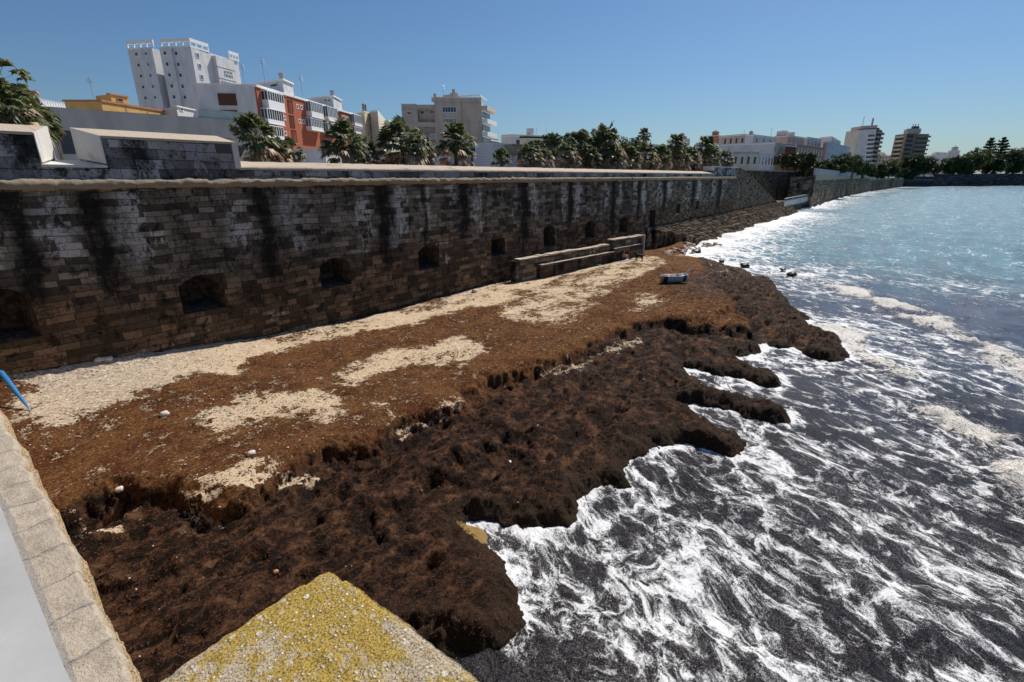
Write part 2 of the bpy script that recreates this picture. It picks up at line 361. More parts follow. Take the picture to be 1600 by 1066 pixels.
def leafmat(name, a, b, sc=3., trans=.25):
    t = NT(name); n = t.noise(t.pos, sc, 3, .6); n2 = t.noise(t.pos, sc*9, 2)
    c = t.mix(t.step(t.add(t.mul(n, .6), t.mul(n2, .4)), .36, .64), a, b)
    d = t.bsdf(c, .55, spec=.35); tr = t.n('ShaderNodeBsdfTranslucent'); t.set(tr.inputs[0], c)
    mx = t.n('ShaderNodeMixShader'); mx.inputs[0].default_value = trans; t.t.links.new(d, mx.inputs[1]); t.t.links.new(tr.outputs[0], mx.inputs[2])
    return t.fin(mx.outputs[0])
M['palm'] = leafmat('fan_palm_leaf', (.035, .055, .02), (.27, .29, .14), trans=.4)
M['dead'] = leafmat('dead_palm_leaf', (.20, .125, .075), (.70, .52, .34))
M['leaf'] = leafmat('broad_leaf', (.03, .05, .016), (.12, .15, .05), .5)
M['leafy'] = leafmat('yellow_green_leaf', (.04, .06, .014), (.15, .17, .045), .4)
M['leafd'] = leafmat('dark_leaf', (.022, .036, .013), (.085, .105, .04), .5)
M['leafred'] = leafmat('reddish_flowering_leaf', (.05, .03, .02), (.22, .09, .06), 2.)
M['bark'] = simple('rough_bark', (.16, .12, .085), .9, 0, .4, 12)
M['ground'] = plaster('pale_paving', (.42, .38, .33))
M['skin'] = simple('tanned_skin', (.42, .19, .12), .6, 0, .1)
M['hair'] = simple('dark_hair', (.02, .013, .01), .6)
M['shorts'] = simple('dark_shorts_cloth', (.015, .018, .03), .85)
M['shirt'] = simple('pale_yellow_cloth', (.70, .68, .35), .85)
M['towel'] = simple('pale_blue_towel_cloth', (.50, .58, .68), .9)
M['green_cloth'] = simple('green_towel_cloth', (.03, .35, .20), .9)
M['dogfur'] = simple('black_fur', (.012, .01, .010), .8)
M['blue_cloth'] = simple('blue_parasol_cloth', (.02, .17, .42), .6, 0, .3, 20)
M['boat_paint'] = None
def m_boat():
    t = NT('faded_blue_white_boat_paint'); n = t.noise(t.scl(t.pos, 1, 1, 4), 5, 5, .7); n2 = t.noise(t.pos, 30, 3)
    c = t.mix(t.step(n, .4, .6), (.26, .30, .38), (.44, .47, .54)); c = t.mix(t.step(n2, .58, .66), c, (.2, .16, .13))
    return t.fin(t.bsdf(c, .7, t.bump(n, .5, .02)))
M['boat_paint'] = m_boat()
M['pebble'] = simple('pale_pebble', (.58, .52, .45), .85, 0, .3, 15)
M['rubble'] = simple('pinkish_rubble_stone', (.42, .30, .24), .9, 0, .4, 6)
M['darkrock'] = simple('wet_dark_rock', (.02, .024, .014), .5, 0, .5, 6)

# ------------------------------------------------------------------ mesh helpers
def link(o, parent=None):
    COL.objects.link(o)
    if parent is not None: o.parent = parent
    return o
def tag(o, label=None, cat=None, group=None, kind=None):
    if label: o['label'] = label
    if cat: o['category'] = cat
    if group: o['group'] = group
    if kind: o['kind'] = kind
    return o
def empty(name, loc, label, cat, group=None, rz=0):
    o = bpy.data.objects.new(name, None); o.location = loc; o.rotation_euler = (0, 0, rz); o.empty_display_size = .3
    COL.objects.link(o); tag(o, label, cat, group); o.matrix_world = Matrix.Translation(loc) @ Matrix.Rotation(rz, 4, 'Z'); return o
class MB:
    def __init__(s): s.v = []; s.f = []; s.mi = []
    def add(s, vs, fs, mi=0):
        b = len(s.v); s.v += [tuple(p) for p in vs]; s.f += [tuple(b+i for i in f) for f in fs]; s.mi += [mi]*len(fs)
    def prism(s, poly, z0, z1, mi=0):      # poly CCW list of (x,y)
        n = len(poly); z1s = z1 if isinstance(z1, (list, tuple)) else [z1]*n
        a = sum(poly[i][0]*poly[(i+1) % n][1]-poly[(i+1) % n][0]*poly[i][1] for i in range(n))
        if a < 0: poly = poly[::-1]; z1s = z1s[::-1]
        vs = [(x, y, z0) for x, y in poly]+[(poly[i][0], poly[i][1], z1s[i]) for i in range(n)]
        fs = [tuple(range(n-1, -1, -1)), tuple(range(n, 2*n))]+[(i, (i+1) % n, n+(i+1) % n, n+i) for i in range(n)]
        s.add(vs, fs, mi)
    def box(s, x0, x1, y0, y1, z0, z1, mi=0): s.prism([(x0, y0), (x1, y0), (x1, y1), (x0, y1)], z0, z1, mi)
    def obox(s, A, B, u0, u1, w0, w1, z0, z1, mi=0):    # box on face A->B: u along, w outward (to the right-hand side of A->B)
        L = math.hypot(B[0]-A[0], B[1]-A[1]); ex, ey = (B[0]-A[0])/L, (B[1]-A[1])/L; nx, ny = ey, -ex
        q = [(A[0]+ex*u+nx*w, A[1]+ey*u+ny*w) for u, w in ((u0, w0), (u1, w0), (u1, w1), (u0, w1))]
        s.prism(q, z0, z1, mi)
    def xprism(s, prof, x0, x1, mi=0):     # profile (y,z) swept along x
        n = len(prof); vs = [(x0, y, z) for y, z in prof]+[(x1, y, z) for y, z in prof]
        fs = [tuple(range(n)), tuple(range(2*n-1, n-1, -1))]+[(i, n+i, n+(i+1) % n, (i+1) % n) for i in range(n)]
        s.add(vs, fs, mi)
    def tube(s, pts, rs, k=8, cap=True, mi=0):
        if not isinstance(rs, (list, tuple)): rs = [rs]*len(pts)
        base = len(s.v); pts = [Vector(p) for p in pts]
        for i, p in enumerate(pts):
            d = (pts[min(i+1, len(pts)-1)]-pts[max(i-1, 0)]).normalized()
            a = d.orthogonal().normalized() if abs(d.z) > .9 else d.cross(Vector((0, 0, 1))).normalized(); b = d.cross(a)
            for j in range(k):
                t = 2*PI*j/k; s.v.append(tuple(p+(a*math.cos(t)+b*math.sin(t))*rs[i]))
        for i in range(len(pts)-1):
            for j in range(k):
                j2 = (j+1) % k; s.f.append((base+i*k+j, base+i*k+j2, base+(i+1)*k+j2, base+(i+1)*k+j)); s.mi.append(mi)
        if cap:
            s.f.append(tuple(base+j for j in range(k-1, -1, -1))); s.f.append(tuple(base+(len(pts)-1)*k+j for j in range(k))); s.mi += [mi, mi]
    def blob(s, c, r, seed=0, amp=.25, sub=2, sc=(1, 1, 1), mi=0):
        bm = bmesh.new(); bmesh.ops.create_icosphere(bm, subdivisions=sub, radius=1)
        rg = random.Random(seed); o = rg.random()*50
        from mathutils import noise as mn
        b = len(s.v)
        for v in bm.verts:
            k = 1+amp*(mn.noise(v.co*1.6+Vector((o, o*.7, 0)))*1.4)
            s.v.append((c[0]+v.co.x*k*r*sc[0], c[1]+v.co.y*k*r*sc[1], c[2]+v.co.z*k*r*sc[2]))
        for f in bm.faces: s.f.append(tuple(b+v.index for v in f.verts)); s.mi.append(mi)
        bm.free()
    def build(s, name, mat, parent=None, smooth=False, world=True):
        me = bpy.data.meshes.new(name); me.from_pydata(s.v, [], s.f); me.update()
        mats = mat if isinstance(mat, (list, tuple)) else [mat]
        for m in mats: me.materials.append(m)
        if len(mats) > 1: me.polygons.foreach_set('material_index', s.mi)
        if smooth: me.polygons.foreach_set('use_smooth', [True]*len(me.polygons))
        bm = bmesh.new(); bm.from_mesh(me); bmesh.ops.recalc_face_normals(bm, faces=bm.faces); bm.to_mesh(me); bm.free()
        o = bpy.data.objects.new(name, me); link(o, parent)
        if parent is not None and world: o.matrix_parent_inverse = parent.matrix_world.inverted()
        return o
def npmesh(name, V, Q, mat, attrs=None, smooth=True, parent=None):
    me = bpy.data.meshes.new(name); V = np.ascontiguousarray(V, dtype=np.float32); Q = np.ascontiguousarray(Q, dtype=np.int32)
    me.vertices.add(len(V)); me.vertices.foreach_set('co', V.ravel())
    k = Q.shape[1]; me.loops.add(Q.size); me.loops.foreach_set('vertex_index', Q.ravel())
    me.polygons.add(len(Q)); me.polygons.foreach_set('loop_start', np.arange(len(Q), dtype=np.int32)*k); me.polygons.foreach_set('loop_total', np.full(len(Q), k, dtype=np.int32))
    if smooth: me.polygons.foreach_set('use_smooth', np.ones(len(Q), dtype=bool))
    me.update(); me.validate()
    for n, a in (attrs or {}).items():
        at_ = me.attributes.new(n, 'FLOAT', 'POINT'); at_.data.foreach_set('value', np.ascontiguousarray(a, dtype=np.float32))
    me.materials.append(mat)
    o = bpy.data.objects.new(name, me); link(o, parent); return o
def gridquads(ny, nx, keep=None):
    i = np.arange(ny*nx).reshape(ny, nx); q = np.stack([i[:-1, :-1], i[:-1, 1:], i[1:, 1:], i[1:, :-1]], -1).reshape(-1, 4)
    return q if keep is None else q[keep.ravel()]
def seg_dist(X, Y, pts, closed=False):
    P_ = np.array(pts, float); n = len(P_); best = np.full(X.shape, 1e9)
    for i in range(n if closed else n-1):
        a = P_[i]; b = P_[(i+1) % n]; d = b-a; L = max((d**2).sum(), 1e-9)
        t = np.clip(((X-a[0])*d[0]+(Y-a[1])*d[1])/L, 0, 1)
        best = np.minimum(best, (X-a[0]-t*d[0])**2+(Y-a[1]-t*d[1])**2)
    return np.sqrt(best)
def inside(X, Y, pts):
    P_ = np.array(pts, float); n = len(P_); ins = np.zeros(X.shape, bool)
    for i in range(n):
        x1, y1 = P_[i]; x2, y2 = P_[(i+1) % n]
        if y1 == y2: continue
        c = ((y1 > Y) != (y2 > Y)) & (X < (x2-x1)*(Y-y1)/(y2-y1)+x1); ins ^= c
    return ins
def sdf(X, Y, pts): return np.where(inside(X, Y, pts), 1., -1.)*seg_dist(X, Y, pts, True)

# ------------------------------------------------------------------ terrain of the beach
SH_PX = [(1043,404),(1082,408),(1109,408),(1128,413),(1144,420),(1168,422),(1181,434),(1210,437),(1212,446),(1220,454),(1233,470),(1244,483),(1247,488),(1261,492),(1270,506),(1281,515),(1315,524),(1322,540),(1333,555),(1310,561),(1274,555),(1247,548),(1232,541),(1196,535),(1193,546),(1180,553),(1166,556),(1146,551),(1157,562),(1191,576),(1216,580),(1222,598),(1202,601),(1183,597),(1160,588),(1130,583),(1104,577),(1070,570),(1092,592),(1117,600),(1118,606),(1130,609),(1160,616),(1184,624),(1220,628),(1232,627),(1238,639),(1243,651),(1234,657),(1213,657),(1190,649),(1164,645),(1154,636),(1118,631),(1085,627),(1067,628),(1064,631),(1095,648),(1112,660),(1130,668),(1151,669),(1160,681),(1158,703),(1125,704),(1103,694),(1065,692),(1026,696),(988,710),(977,725),(988,753),(943,751),(916,774),(924,793),(893,816),(828,824),(800,820),(770,808),(735,806),(728,812),(765,850),(785,860),(795,890),(812,930),(832,968),(800,1008),(740,1015),(690,1010),(645,990),(610,1066)]
SHORE = [gp(x, y, .25) for x, y in SH_PX]
SHORE = [(66., .6), (66., -3.5), gp(1100, 384, .3), gp(1075, 396, .3)]+SHORE+[(2.6, -21.2), (-1., -22.), (-1., .6)]
SCARP = [gp(x, y, .85) for x, y in [(80,815),(110,800),(159,776),(197,768),(251,770),(330,790),(364,797),(400,776),(430,745),(470,722),(507,706),(590,700),(612,666),(650,644),(718,632),(725,610),(763,589),(823,576),(880,555),(913,539),(943,527),(992,507),(1040,497),(1110,505),(1180,512)]]
SCARP_POLY = [(-3, SCARP[0][1]-.3)]+SCARP+[(48., -9.), (60., -4.), (66, .6), (-3, .6)]
WALLZ = ([0, 2, 5.6, 10.6, 16.3, 27.5, 32.3, 40, 47, 52, 60, 70], [2.15, 2.11, 1.79, 1.24, .95, .95, .85, 1.05, 1.1, .8, .45, .1])
HOLL = [((715,745),(3.2,.75),.4),((560,760),(1.1,.4),.3),((500,770),(.9,.5),.2),((900,612),(2.4,.35),.25),((820,590),(1.,.3),.2),((1075,517),(2.6,.6),.35),((1140,498),(3.,.6),.35),((1195,512),(2.4,.7),.35),((1250,530),(1.6,.5),.3),((1165,548),(1.5,.4),.2),
        ((235,800),(.9,.3),.16),((330,812),(.6,.2),.16),((380,880),(.5,.35),.2),((640,900),(.8,.5),.15),((200,960),(.35,.3),.12),((1040,470),(1.6,.3),.15),((960,640),(1.5,.3),.15),((670,800),(.8,.4),.2)]
HOLL = [(gp(*p, .6), r, d) for p, r, d in HOLL]
def terrain(X, Y):
    X = np.asarray(X, float); Y = np.asarray(Y, float)
    wob = (fbm(X*.9, Y*.9, 4, 3)-.5)*.7+(fbm(X*4, Y*4, 4, 5, .6)-.5)*.34
    sd = sdf(X, Y, SHORE)+wob*sm(62, 50, X)*.8
    wz = np.interp(X, *WALLZ)
    sc = sdf(X, Y, SCARP_POLY)+(fbm(X*1.6, Y*1.6, 4, 11)-.5)*.5+(fbm(X*6, Y*6, 3, 12)-.5)*.22
    dwall = np.clip(-Y, 0, 40)
    up_edge = .95+.2*sm(14, 3, X)
    dsh = np.clip(sc, 0, 50)
    upper = up_edge+(wz-up_edge)*sm(0, 1, dsh/(dsh+dwall+.01))
    lower = .42+.10*sm(0, 3., sd)+.12*sm(2, 10, sd)
    stepm = .6*sm(-.14, .06, sc)+.4*sm(-.1, .55, sc)
    fade = sm(44, 38, X)
    stepm = stepm*fade+sm(-3.5, 2.0, sc)*(1-fade)
    h = lower+(upper-lower)*stepm
    # sand pockets and holes under the ledge
    h = h-.22*np.exp(-((sc+.45)/.35)**2)*sm(.42, .6, fbm(X*.7, Y*.7, 2, 77))*fade
    lowm = 1-sm(-.4, .6, sc)
    lump = fbm(X*1.1, Y*1.1, 4, 21); rid = 1-np.abs(2*fbm(X*.8+4, Y*1.5, 3, 31)-1)
    pit = sm(.54, .74, fbm(X*1.35, Y*2.0, 4, 41))
    h = h+lowm*((lump-.5)*.46+(rid-.7)*.10-pit*.104)
    tn = fbm(X*.26, Y*.62, 4, 101, .55)*9; tf = tn-np.floor(tn); terr = np.floor(tn)+sm(.0, .10, tf)
    h = h+lowm*((terr-4.5)*.085-(tn-4.5)*.06)*sm(.2, 1.2, sd)
    h = h+(1-lowm)*((fbm(X*.8, Y*.8, 3, 51)-.5)*.12)
    fine = (fbm(X*5, Y*5, 4, 61, .6)-.5); h = h+fine*(.045+.07*lowm)
    for (cx, cy), (rx, ry), d in HOLL:
        e = ((X-cx)/rx)**2+((Y-cy)/ry)**2+(fbm(X*2, Y*2, 3, 71)-.5)*1.2
        h = h-d*1.1*sm(1.5, .1, e)
    # cliff at the water, a beach at the far end
    far = sm(50, 56, X)
    cl = (.72*sm(-.12, .08, sd)+.28*sm(.0, .5, sd))*(1-far)+sm(-2.5, 3.5, sd)*far
    h = np.where(sd > .45, np.maximum(h, .10+.12*fine), h)
    return -.9+(h+.9)*cl, sd, sc, lowm
def poly_mask(X, Y, px, z, soft):
    X, Y = X+(fbm(X*.8, Y*.8, 4, 33, .6)-.5)*2.6, Y+(fbm(X*.8+50, Y*.8, 4, 34, .6)-.5)*1.6*np.clip(-Y/3, 0, 1)
    return sm(-soft, soft, sdf(X, Y, [gp(a, b, z) for a, b in px]))
SANDP = [([(-60,560),(200,552),(400,522),(560,490),(700,458),(760,436),(900,400),(960,390),(1030,398),(1045,408),(1010,425),(985,440),(950,452),(905,480),(850,500),(790,497),(770,478),(735,478),(640,505),(560,517),(480,535),(410,563),(375,590),(300,603),(200,640),(140,672),(60,700),(20,640)], 1.15, .5, 1.),
 ([(790,470),(900,455),(940,470),(920,500),(870,522),(840,510),(800,505)], .95, .6, .8),
 ([(290,690),(330,650),(420,612),(500,603),(545,620),(530,670),(480,655),(400,668),(340,697)], 1.1, .45, .72),
 ([(510,600),(560,560),(620,545),(700,525),(745,530),(772,550),(730,570),(640,575),(560,600)], 1.0, .4, .78),
 ([(985,452),(1040,458),(1052,472),(1020,486),(975,488)], .9, .8, .85),
 ([(330,748),(400,720),(480,715),(490,728),(420,750),(350,762)], 1.0, .12, .9),
 ([(300,775),(360,745),(380,770),(330,790)], 1.0, .15, .6),
 ([(98,822),(190,815),(190,832),(110,842)], .5, .12, 1.),
 ([(345,812),(400,795),(405,808),(360,832)], .6, .12, .95),
 ([(835,575),(890,550),(925,555),(918,576),(875,572)], .8, .25, .95),
 ([(925,540),(1000,515),(1000,528),(940,548)], .8, .25, .9),
 ([(560,630),(640,650),(720,615),(722,624),(650,662),(600,668)], .9, .08, .6),
 ([(1112,405),(1128,412),(1148,432),(1135,440),(1118,425)], .7, .5, .85),
 ([(1040,398),(1090,385),(1130,372),(1110,400),(1085,406),(1045,408)], .5, .8, .95)]
gx = [-1.0]; 
while gx[-1] < 74: gx.append(gx[-1]+max(.045, .0042*max(gx[-1], 1)))
gy = [-30.]
while gy[-1] < .4: gy.append(gy[-1]+.055)
gx = np.array(gx); gy = np.array(gy)
X, Y = np.meshgrid(gx, gy)
# keep only what the sea does not swallow
Z, sd, sc, lowm = terrain(X, Y)
sand = np.zeros_like(X)
for k_, (px, z, soft, amt) in enumerate(SANDP): sand = np.maximum(sand, (.86 if k_ == 0 else .74 if k_ < 5 else .66)*poly_mask(X, Y, px, z, soft*1.7))
sand = sand*np.maximum(.52+.75*np.clip((fbm(X*.55, Y*.9, 4, 201, .6)-.28)*2.2, 0, 1), 1.0*sm(15, 9, X)*sm(-11, -8, Y))*(1-.22*sm(16, 26, X)*sm(-2.2, -3.5, Y)); sand = np.maximum(sand, .26*(1-lowm)*(.7+.6*fbm(X*.6, Y*1.2, 3, 202))) - .30*lowm*(sand < .2)
wet = lowm*(.55+.7*sm(7., .3, sd))+sm(1.2, .2, sd)*.5+.28*sm(.5, .62, fbm(X*.35, Y*.5, 3, 91))*(1-lowm)*sm(2, 12, -Y)
wet = np.maximum(wet, sm(24, 40, X)*sm(-7, -13, Y)*.8)
gyr, gxr = np.gradient(Z, gy, gx); slope = np.hypot(gyr, gxr); sand = np.where(slope > .9, np.minimum(sand, .30), sand)
grey = .7*sm(10, 5, X)*sm(-9, -3, Y)+.25*sm(-2.5, -.5, Y)
rc = gp(742, 828, .2); rock = np.exp(-(((X-rc[0])/.42)**2+((Y-rc[1])/.55)**2)**2)
Z = Z+rock*np.clip(.17-Z, 0, 1.1)
keepv = (sd > -1.2) | (rock > .2)
keep = keepv[:-1, :-1] | keepv[1:, 1:]
V = np.stack([X, Y, Z], -1).reshape(-1, 3)
beach = npmesh('beach', V, gridquads(len(gy), len(gx), keep), M['beach'], dict(sand=sand.ravel(), wet=wet.ravel(), grey=grey.ravel(), rock=rock.ravel()))
tag(beach, 'sandy beach and rock shelf under brown seaweed at the foot of the wall', kind='structure')

# loose weed shreds and small pale stones
def scatter(n, rmin, rmax, a0=-8, a1=88):
    r = rmin*(rmax/rmin)**RNG.random(n); a = np.radians(a0+(a1-a0)*RNG.random(n))
    return r*np.cos(a), CAM[1]+r*np.sin(a)
x, y = scatter(190000, 6, 45)
z, sd_, sc_, lm_ = terrain(x, y)
ok = (sd_ > .15) & (y < -.1) & (x > .8) & (x < 60)
snd = np.zeros_like(x)
for px, zz, soft, amt in SANDP: snd = np.maximum(snd, amt*poly_mask(x, y, px, zz, soft))
ok &= (RNG.random(len(x)) > snd*.93)
x, y, z, lm_ = x[ok], y[ok], z[ok], lm_[ok]; n = len(x)
dist = np.hypot(x, y+23.2); s = (.004+.0010*dist)*(.6+RNG.random(n)*1.3)
a = RNG.random(n)*2*PI; l = s*(1.2+RNG.random(n)*2); up = s*(.1+RNG.random(n)*.5)
dx, dy = np.cos(a)*l, np.sin(a)*l; wx, wy = -np.sin(a)*s*.35, np.cos(a)*s*.35
V = np.stack([np.stack([x-dx, y-dy, z-.01], -1), np.stack([x+wx, y+wy, z+up], -1), np.stack([x+dx, y+dy, z+up*.2], -1), np.stack([x-wx, y-wy, z+up*.4], -1)], 1).reshape(-1, 3)
weed = npmesh('seaweed', V, np.arange(4*n).reshape(-1, 4), M['weed'], dict(wet=np.repeat(lm_, 4)), smooth=False)
tag(weed, 'loose brown shreds of dried seaweed strewn over the shelf', 'seaweed', kind='stuff')
x, y = scatter(5200, 9, 50)
z, sd_, sc_, lm_ = terrain(x, y)
up_ = RNG.random(len(x)) < np.where(lm_ > .5, .05, .8)
ok = (sd_ > .4) & (y < -.3) & (x > 1.) & (x < 56) & up_ & (fbm(x*.5, y*.5, 3, 7) > .47)
mb = MB(); ks = np.nonzero(ok)[0]
octv = np.array([(1,0,0),(0,1,0),(-1,0,0),(0,-1,0),(0,0,1),(0,0,-1),(.6,.6,.35),(-.6,-.5,.4)])
of = [(0,6,4),(6,1,4),(1,2,4),(2,7,4),(7,3,4),(3,0,4),(1,0,5),(2,1,5),(3,2,5),(0,3,5),(0,1,6),(2,3,7)]
for k in ks:
    r_ = random.uniform(.012, .03)*(1+.02*math.hypot(x[k], y[k]+23)) ; an = random.random()*6.28; c_, s_ = math.cos(an), math.sin(an)
    e = random.uniform(.5, 1)
    mb.add([(x[k]+(p[0]*c_-p[1]*s_*e)*r_, y[k]+(p[0]*s_+p[1]*c_*e)*r_, z[k]+.01+p[2]*r_*.6) for p in octv], of)
tag(mb.build('pebbles', M['pebble']), 'small pale pebbles and shell scraps scattered over the seaweed', 'pebbles', kind='stuff')

# ------------------------------------------------------------------ sea
SURF = [[(53, -14.5), (50.4, -16.5), (48.5, -19.6), (43.5, -22.5), (40.2, -25.4), (35.2, -27.5), (31.6, -29), (27, -31.5), (22, -35)], [(33.5, -21.2), (30.2, -22.6), (27, -24.3), (23.4, -25.9), (20.2, -27.6), (16, -30)]]
WALL2 = [(165.4, -2.2), (269, -1.9), (352, -5.1), (537, -18.9), (677, -108.4), (840, -210)]
nr, na = 950, 760
r = 3.0*(6000/3.0)**(np.linspace(0, 1, nr)**1.0); an = np.radians(np.linspace(-70, 96, na))
R, A = np.meshgrid(r, an, indexing='ij'); X = R*np.cos(A); Y = CAM[1]+R*np.sin(A)
keepv = (Y < 9) & ~((X < 64) & (Y > -1.5))
keep = keepv[:-1, :-1] | keepv[1:, 1:]
sdw = sdf(X, Y, SHORE)
dsh = -sdw
near = sm(60, 35, X)
dwl = np.minimum(seg_dist(X, Y, [(60, -3.4), (66, -4.2), (140, -4.2)]), seg_dist(X, Y, WALL2))
dsurf = np.minimum(seg_dist(X, Y, SURF[0]), seg_dist(X, Y, SURF[1])/.8)
dsurf = dsurf+(fbm(X*.5, Y*.5, 4, 8, .65)-.5)*3.4
surf = .9*np.exp(-(np.clip(dsurf, 0, 99)/1.15)**2)*sm(.25, .5, fbm(X*.33+9, Y*.33, 2, 12)+.1)*(.55+.75*fbm(X*2.2, Y*2.2, 3, 13))
teal = sm(42, 66, X+ (fbm(X*.08, Y*.15, 3, 4)-.5)*18)
dirty = sm(34, 16, R+(fbm(X*.2, Y*.2, 3, 14)-.5)*10)*.9+.12*sm(52, 44, X)
fine = sm(36, 11, R)
foam = .19+.10*np.exp(-np.clip(dsh, 0, 99)/3.)*near
foam += .42*np.exp(-np.clip(dsh-.0, 0, 99)/.16)*near
foam -= .22*sm(.45, .62, fbm(X*.10+3, Y*.16, 3, 55))*sm(10, 18, R)*near
foam += .26*np.exp(-((X-56)/12)**2)*sm(-22, -10, Y)
foam += .8*np.exp(-dwl/2.6)*sm(560, 80, X)+.22*np.exp(-dwl/8.)*sm(300, 60, X)
foam += .20*np.exp(-(np.clip(dsurf, 0, 99)/2.2)**2)
band = np.exp(-(((X-44)-(Y+27)*.3)/5.5)**2)*sm(-19, -24, Y)
foam -= .45*band
foam = np.where(teal > .5, foam-.30*teal*sm(4, 14, dwl), foam)
foam += .22*sm(26, 12, R)*(fbm(X*.3, Y*.3, 3, 66)-.45)+.04*sm(20, 8, R)
dk_ = gp(755, 1055, 0.); foam -= .85*np.exp(-(((X-dk_[0])/1.5)**2+((Y-dk_[1])/1.3)**2)**1.5)
dirty = np.clip(dirty-.6*band, 0, 1)
# waves
wx_ = X*.86+Y*.32; wy_ = -X*.32+Y*.86
Zw = (fbm(wx_*.35, wy_*.13, 3, 81)-.5)*.55*sm(2500, 150, R)+(fbm(wx_*1.1, wy_*.6, 3, 83)-.5)*.26*sm(220, 40, R)+(fbm(X*3.2, Y*3.2, 3, 85)-.5)*.11*sm(60, 15, R)
Zw = Zw*sm(-.5, 5., dsh+1.5*(1-near))*1.0
Zw += surf*.34*(-.2+1.6*fbm(X*2.6, Y*2.6, 4, 87, .7))
Zw += .5*np.exp(-dwl/2.2)*(fbm(X*.45, Y*.45, 4, 89)-.28)*sm(500, 200, X)*2.2
Zw += .10*np.exp(-np.clip(dsh, 0, 99)/.3)*near*(fbm(X*5, Y*5, 3, 90))
sw = np.exp(-(((X-47)-(Y+30)*.25)/1.6)**2)*sm(-22, -30, Y); Zw += sw*.35
V = np.stack([X, Y, Zw], -1).reshape(-1, 3)
sea = npmesh('sea', V, gridquads(nr, na, keep), M['sea'], dict(foam=foam.ravel(), dirty=dirty.ravel(), surf=surf.ravel(), teal=teal.ravel(), fine=fine.ravel()))
tag(sea, 'foaming sea, dark with weed near the shore and turquoise beyond', kind='structure')

# ------------------------------------------------------------------ main sea wall
XE = 93.5
OPEN = [(1.7, 3.35, 3.15, 4.75, 1), (7.85, 9.6, 2.95, 4.25, 1), (14.35, 16.15, 2.9, 4.2, 1), (21.1, 22.9, 2.9, 4.15, 1), (28.2, 29.8, 2.9, 4.1, 0), (35., 36.7, 2.85, 4.4, 1), (42., 43.8, 2.85, 4.3, 1), (49.2, 51.2, 2.8, 4.2, 1), (57.1, 58.8, 2.75, 4.7, 0), (65.3, 66.9, 3.9, 5.1, 0), (73.1, 74.5, 4., 5.1, 0), (34.9, 35.9, 5.6, 5.9, 0)]
OPEN = OPEN[:-1]
xs = set(np.round(np.arange(-2, XE+.01, .3), 3)); zs = set(np.round(np.arange(-1.2, 8.21, .3), 3))
for o in OPEN:
    xs = {v for v in xs if not (o[0]-.02 < v < o[1]+.02)}; xs |= set(np.round(np.linspace(o[0], o[1], 9), 3))
zs |= {o[2] for o in OPEN} | {o[3] for o in OPEN} | {8.2}
xs = np.array(sorted(xs)); zs = np.array(sorted(zs))
X, Zg = np.meshgrid(xs, zs); Zg = Zg.copy()
keepq = np.ones((len(zs)-1, len(xs)-1), bool); cx = (xs[:-1]+xs[1:])/2; cz = (zs[:-1]+zs[1:])/2
Yg = .022*Zg+(fbm(X*1.3, Zg*2, 3, 2)-.5)*.06
wall = empty('fortress_wall', (45, 0, 0), 'long dark weathered stone sea wall with arched gun openings above the beach', 'sea wall')
recess = MB()
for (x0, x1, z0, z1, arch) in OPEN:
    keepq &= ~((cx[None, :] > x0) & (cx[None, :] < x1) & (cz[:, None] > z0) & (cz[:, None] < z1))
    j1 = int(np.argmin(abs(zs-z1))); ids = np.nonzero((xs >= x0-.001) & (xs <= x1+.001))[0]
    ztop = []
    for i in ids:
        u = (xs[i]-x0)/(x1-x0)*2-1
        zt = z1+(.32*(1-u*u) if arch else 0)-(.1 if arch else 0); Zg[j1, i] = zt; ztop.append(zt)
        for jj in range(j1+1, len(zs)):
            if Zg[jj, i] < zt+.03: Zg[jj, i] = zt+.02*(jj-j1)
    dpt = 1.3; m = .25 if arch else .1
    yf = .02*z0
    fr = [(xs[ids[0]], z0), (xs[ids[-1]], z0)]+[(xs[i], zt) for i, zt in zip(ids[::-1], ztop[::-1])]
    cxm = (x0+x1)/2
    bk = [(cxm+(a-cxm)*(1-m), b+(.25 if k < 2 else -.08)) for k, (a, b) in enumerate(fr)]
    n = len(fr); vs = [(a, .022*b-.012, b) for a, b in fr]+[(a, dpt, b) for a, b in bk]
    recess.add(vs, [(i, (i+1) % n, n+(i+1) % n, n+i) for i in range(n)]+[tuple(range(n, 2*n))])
V = np.stack([X, Yg, Zg], -1).reshape(-1, 3)
xf = X.ravel(); zf = Zg.ravel()
SPX = [(20, 330, .5), (145, 330, .55), (415, 340, .65), (600, 330, .6), (665, 330, .2), (728, 330, .6), (822, 320, .6), (893, 320, .6), (960, 315, .7), (1000, 310, .6), (1040, 305, .8), (1085, 300, 1.2), (1125, 300, 1.4)]
streak = np.zeros_like(xf); pale = np.zeros_like(xf)
for px, py, w_ in SPX:
    sx = wp(px, py)[0]; top = sm(8.4, 7.2, zf)*.3+.7; d = (xf-sx-(fbm(zf*.9, xf*0, 2, 15)-.5)*.5)/(w_*(.6+.9*fbm(zf*1.2, xf*.2, 3, 5)))
    streak = np.maximum(streak, np.exp(-d*d)*sm(2.2, 4.6, zf+(fbm(xf*.5, zf*0, 2, 3)-.5)*3))
    for off in (-1, 1):
        d2 = (xf-sx-off*w_*2.0)/(w_*1.25); pale = np.maximum(pale, (1. if off == 1 else .75)*np.exp(-d2*d2)*sm(4.1, 5.6, zf+(fbm(xf*.7, zf*0, 2, 7)-.5)*3)*sm(8.5, 7.6, zf))
pale = pale*.95*(.45+fbm(xf*.35, zf*.5, 3, 8))
pale = np.maximum(pale, .35*sm(7.7, 8.0, zf)*sm(40, 60, 70-xf))
pale = np.maximum(pale, .33*np.exp(-((zf-1.9-.02*xf)/.25)**2))
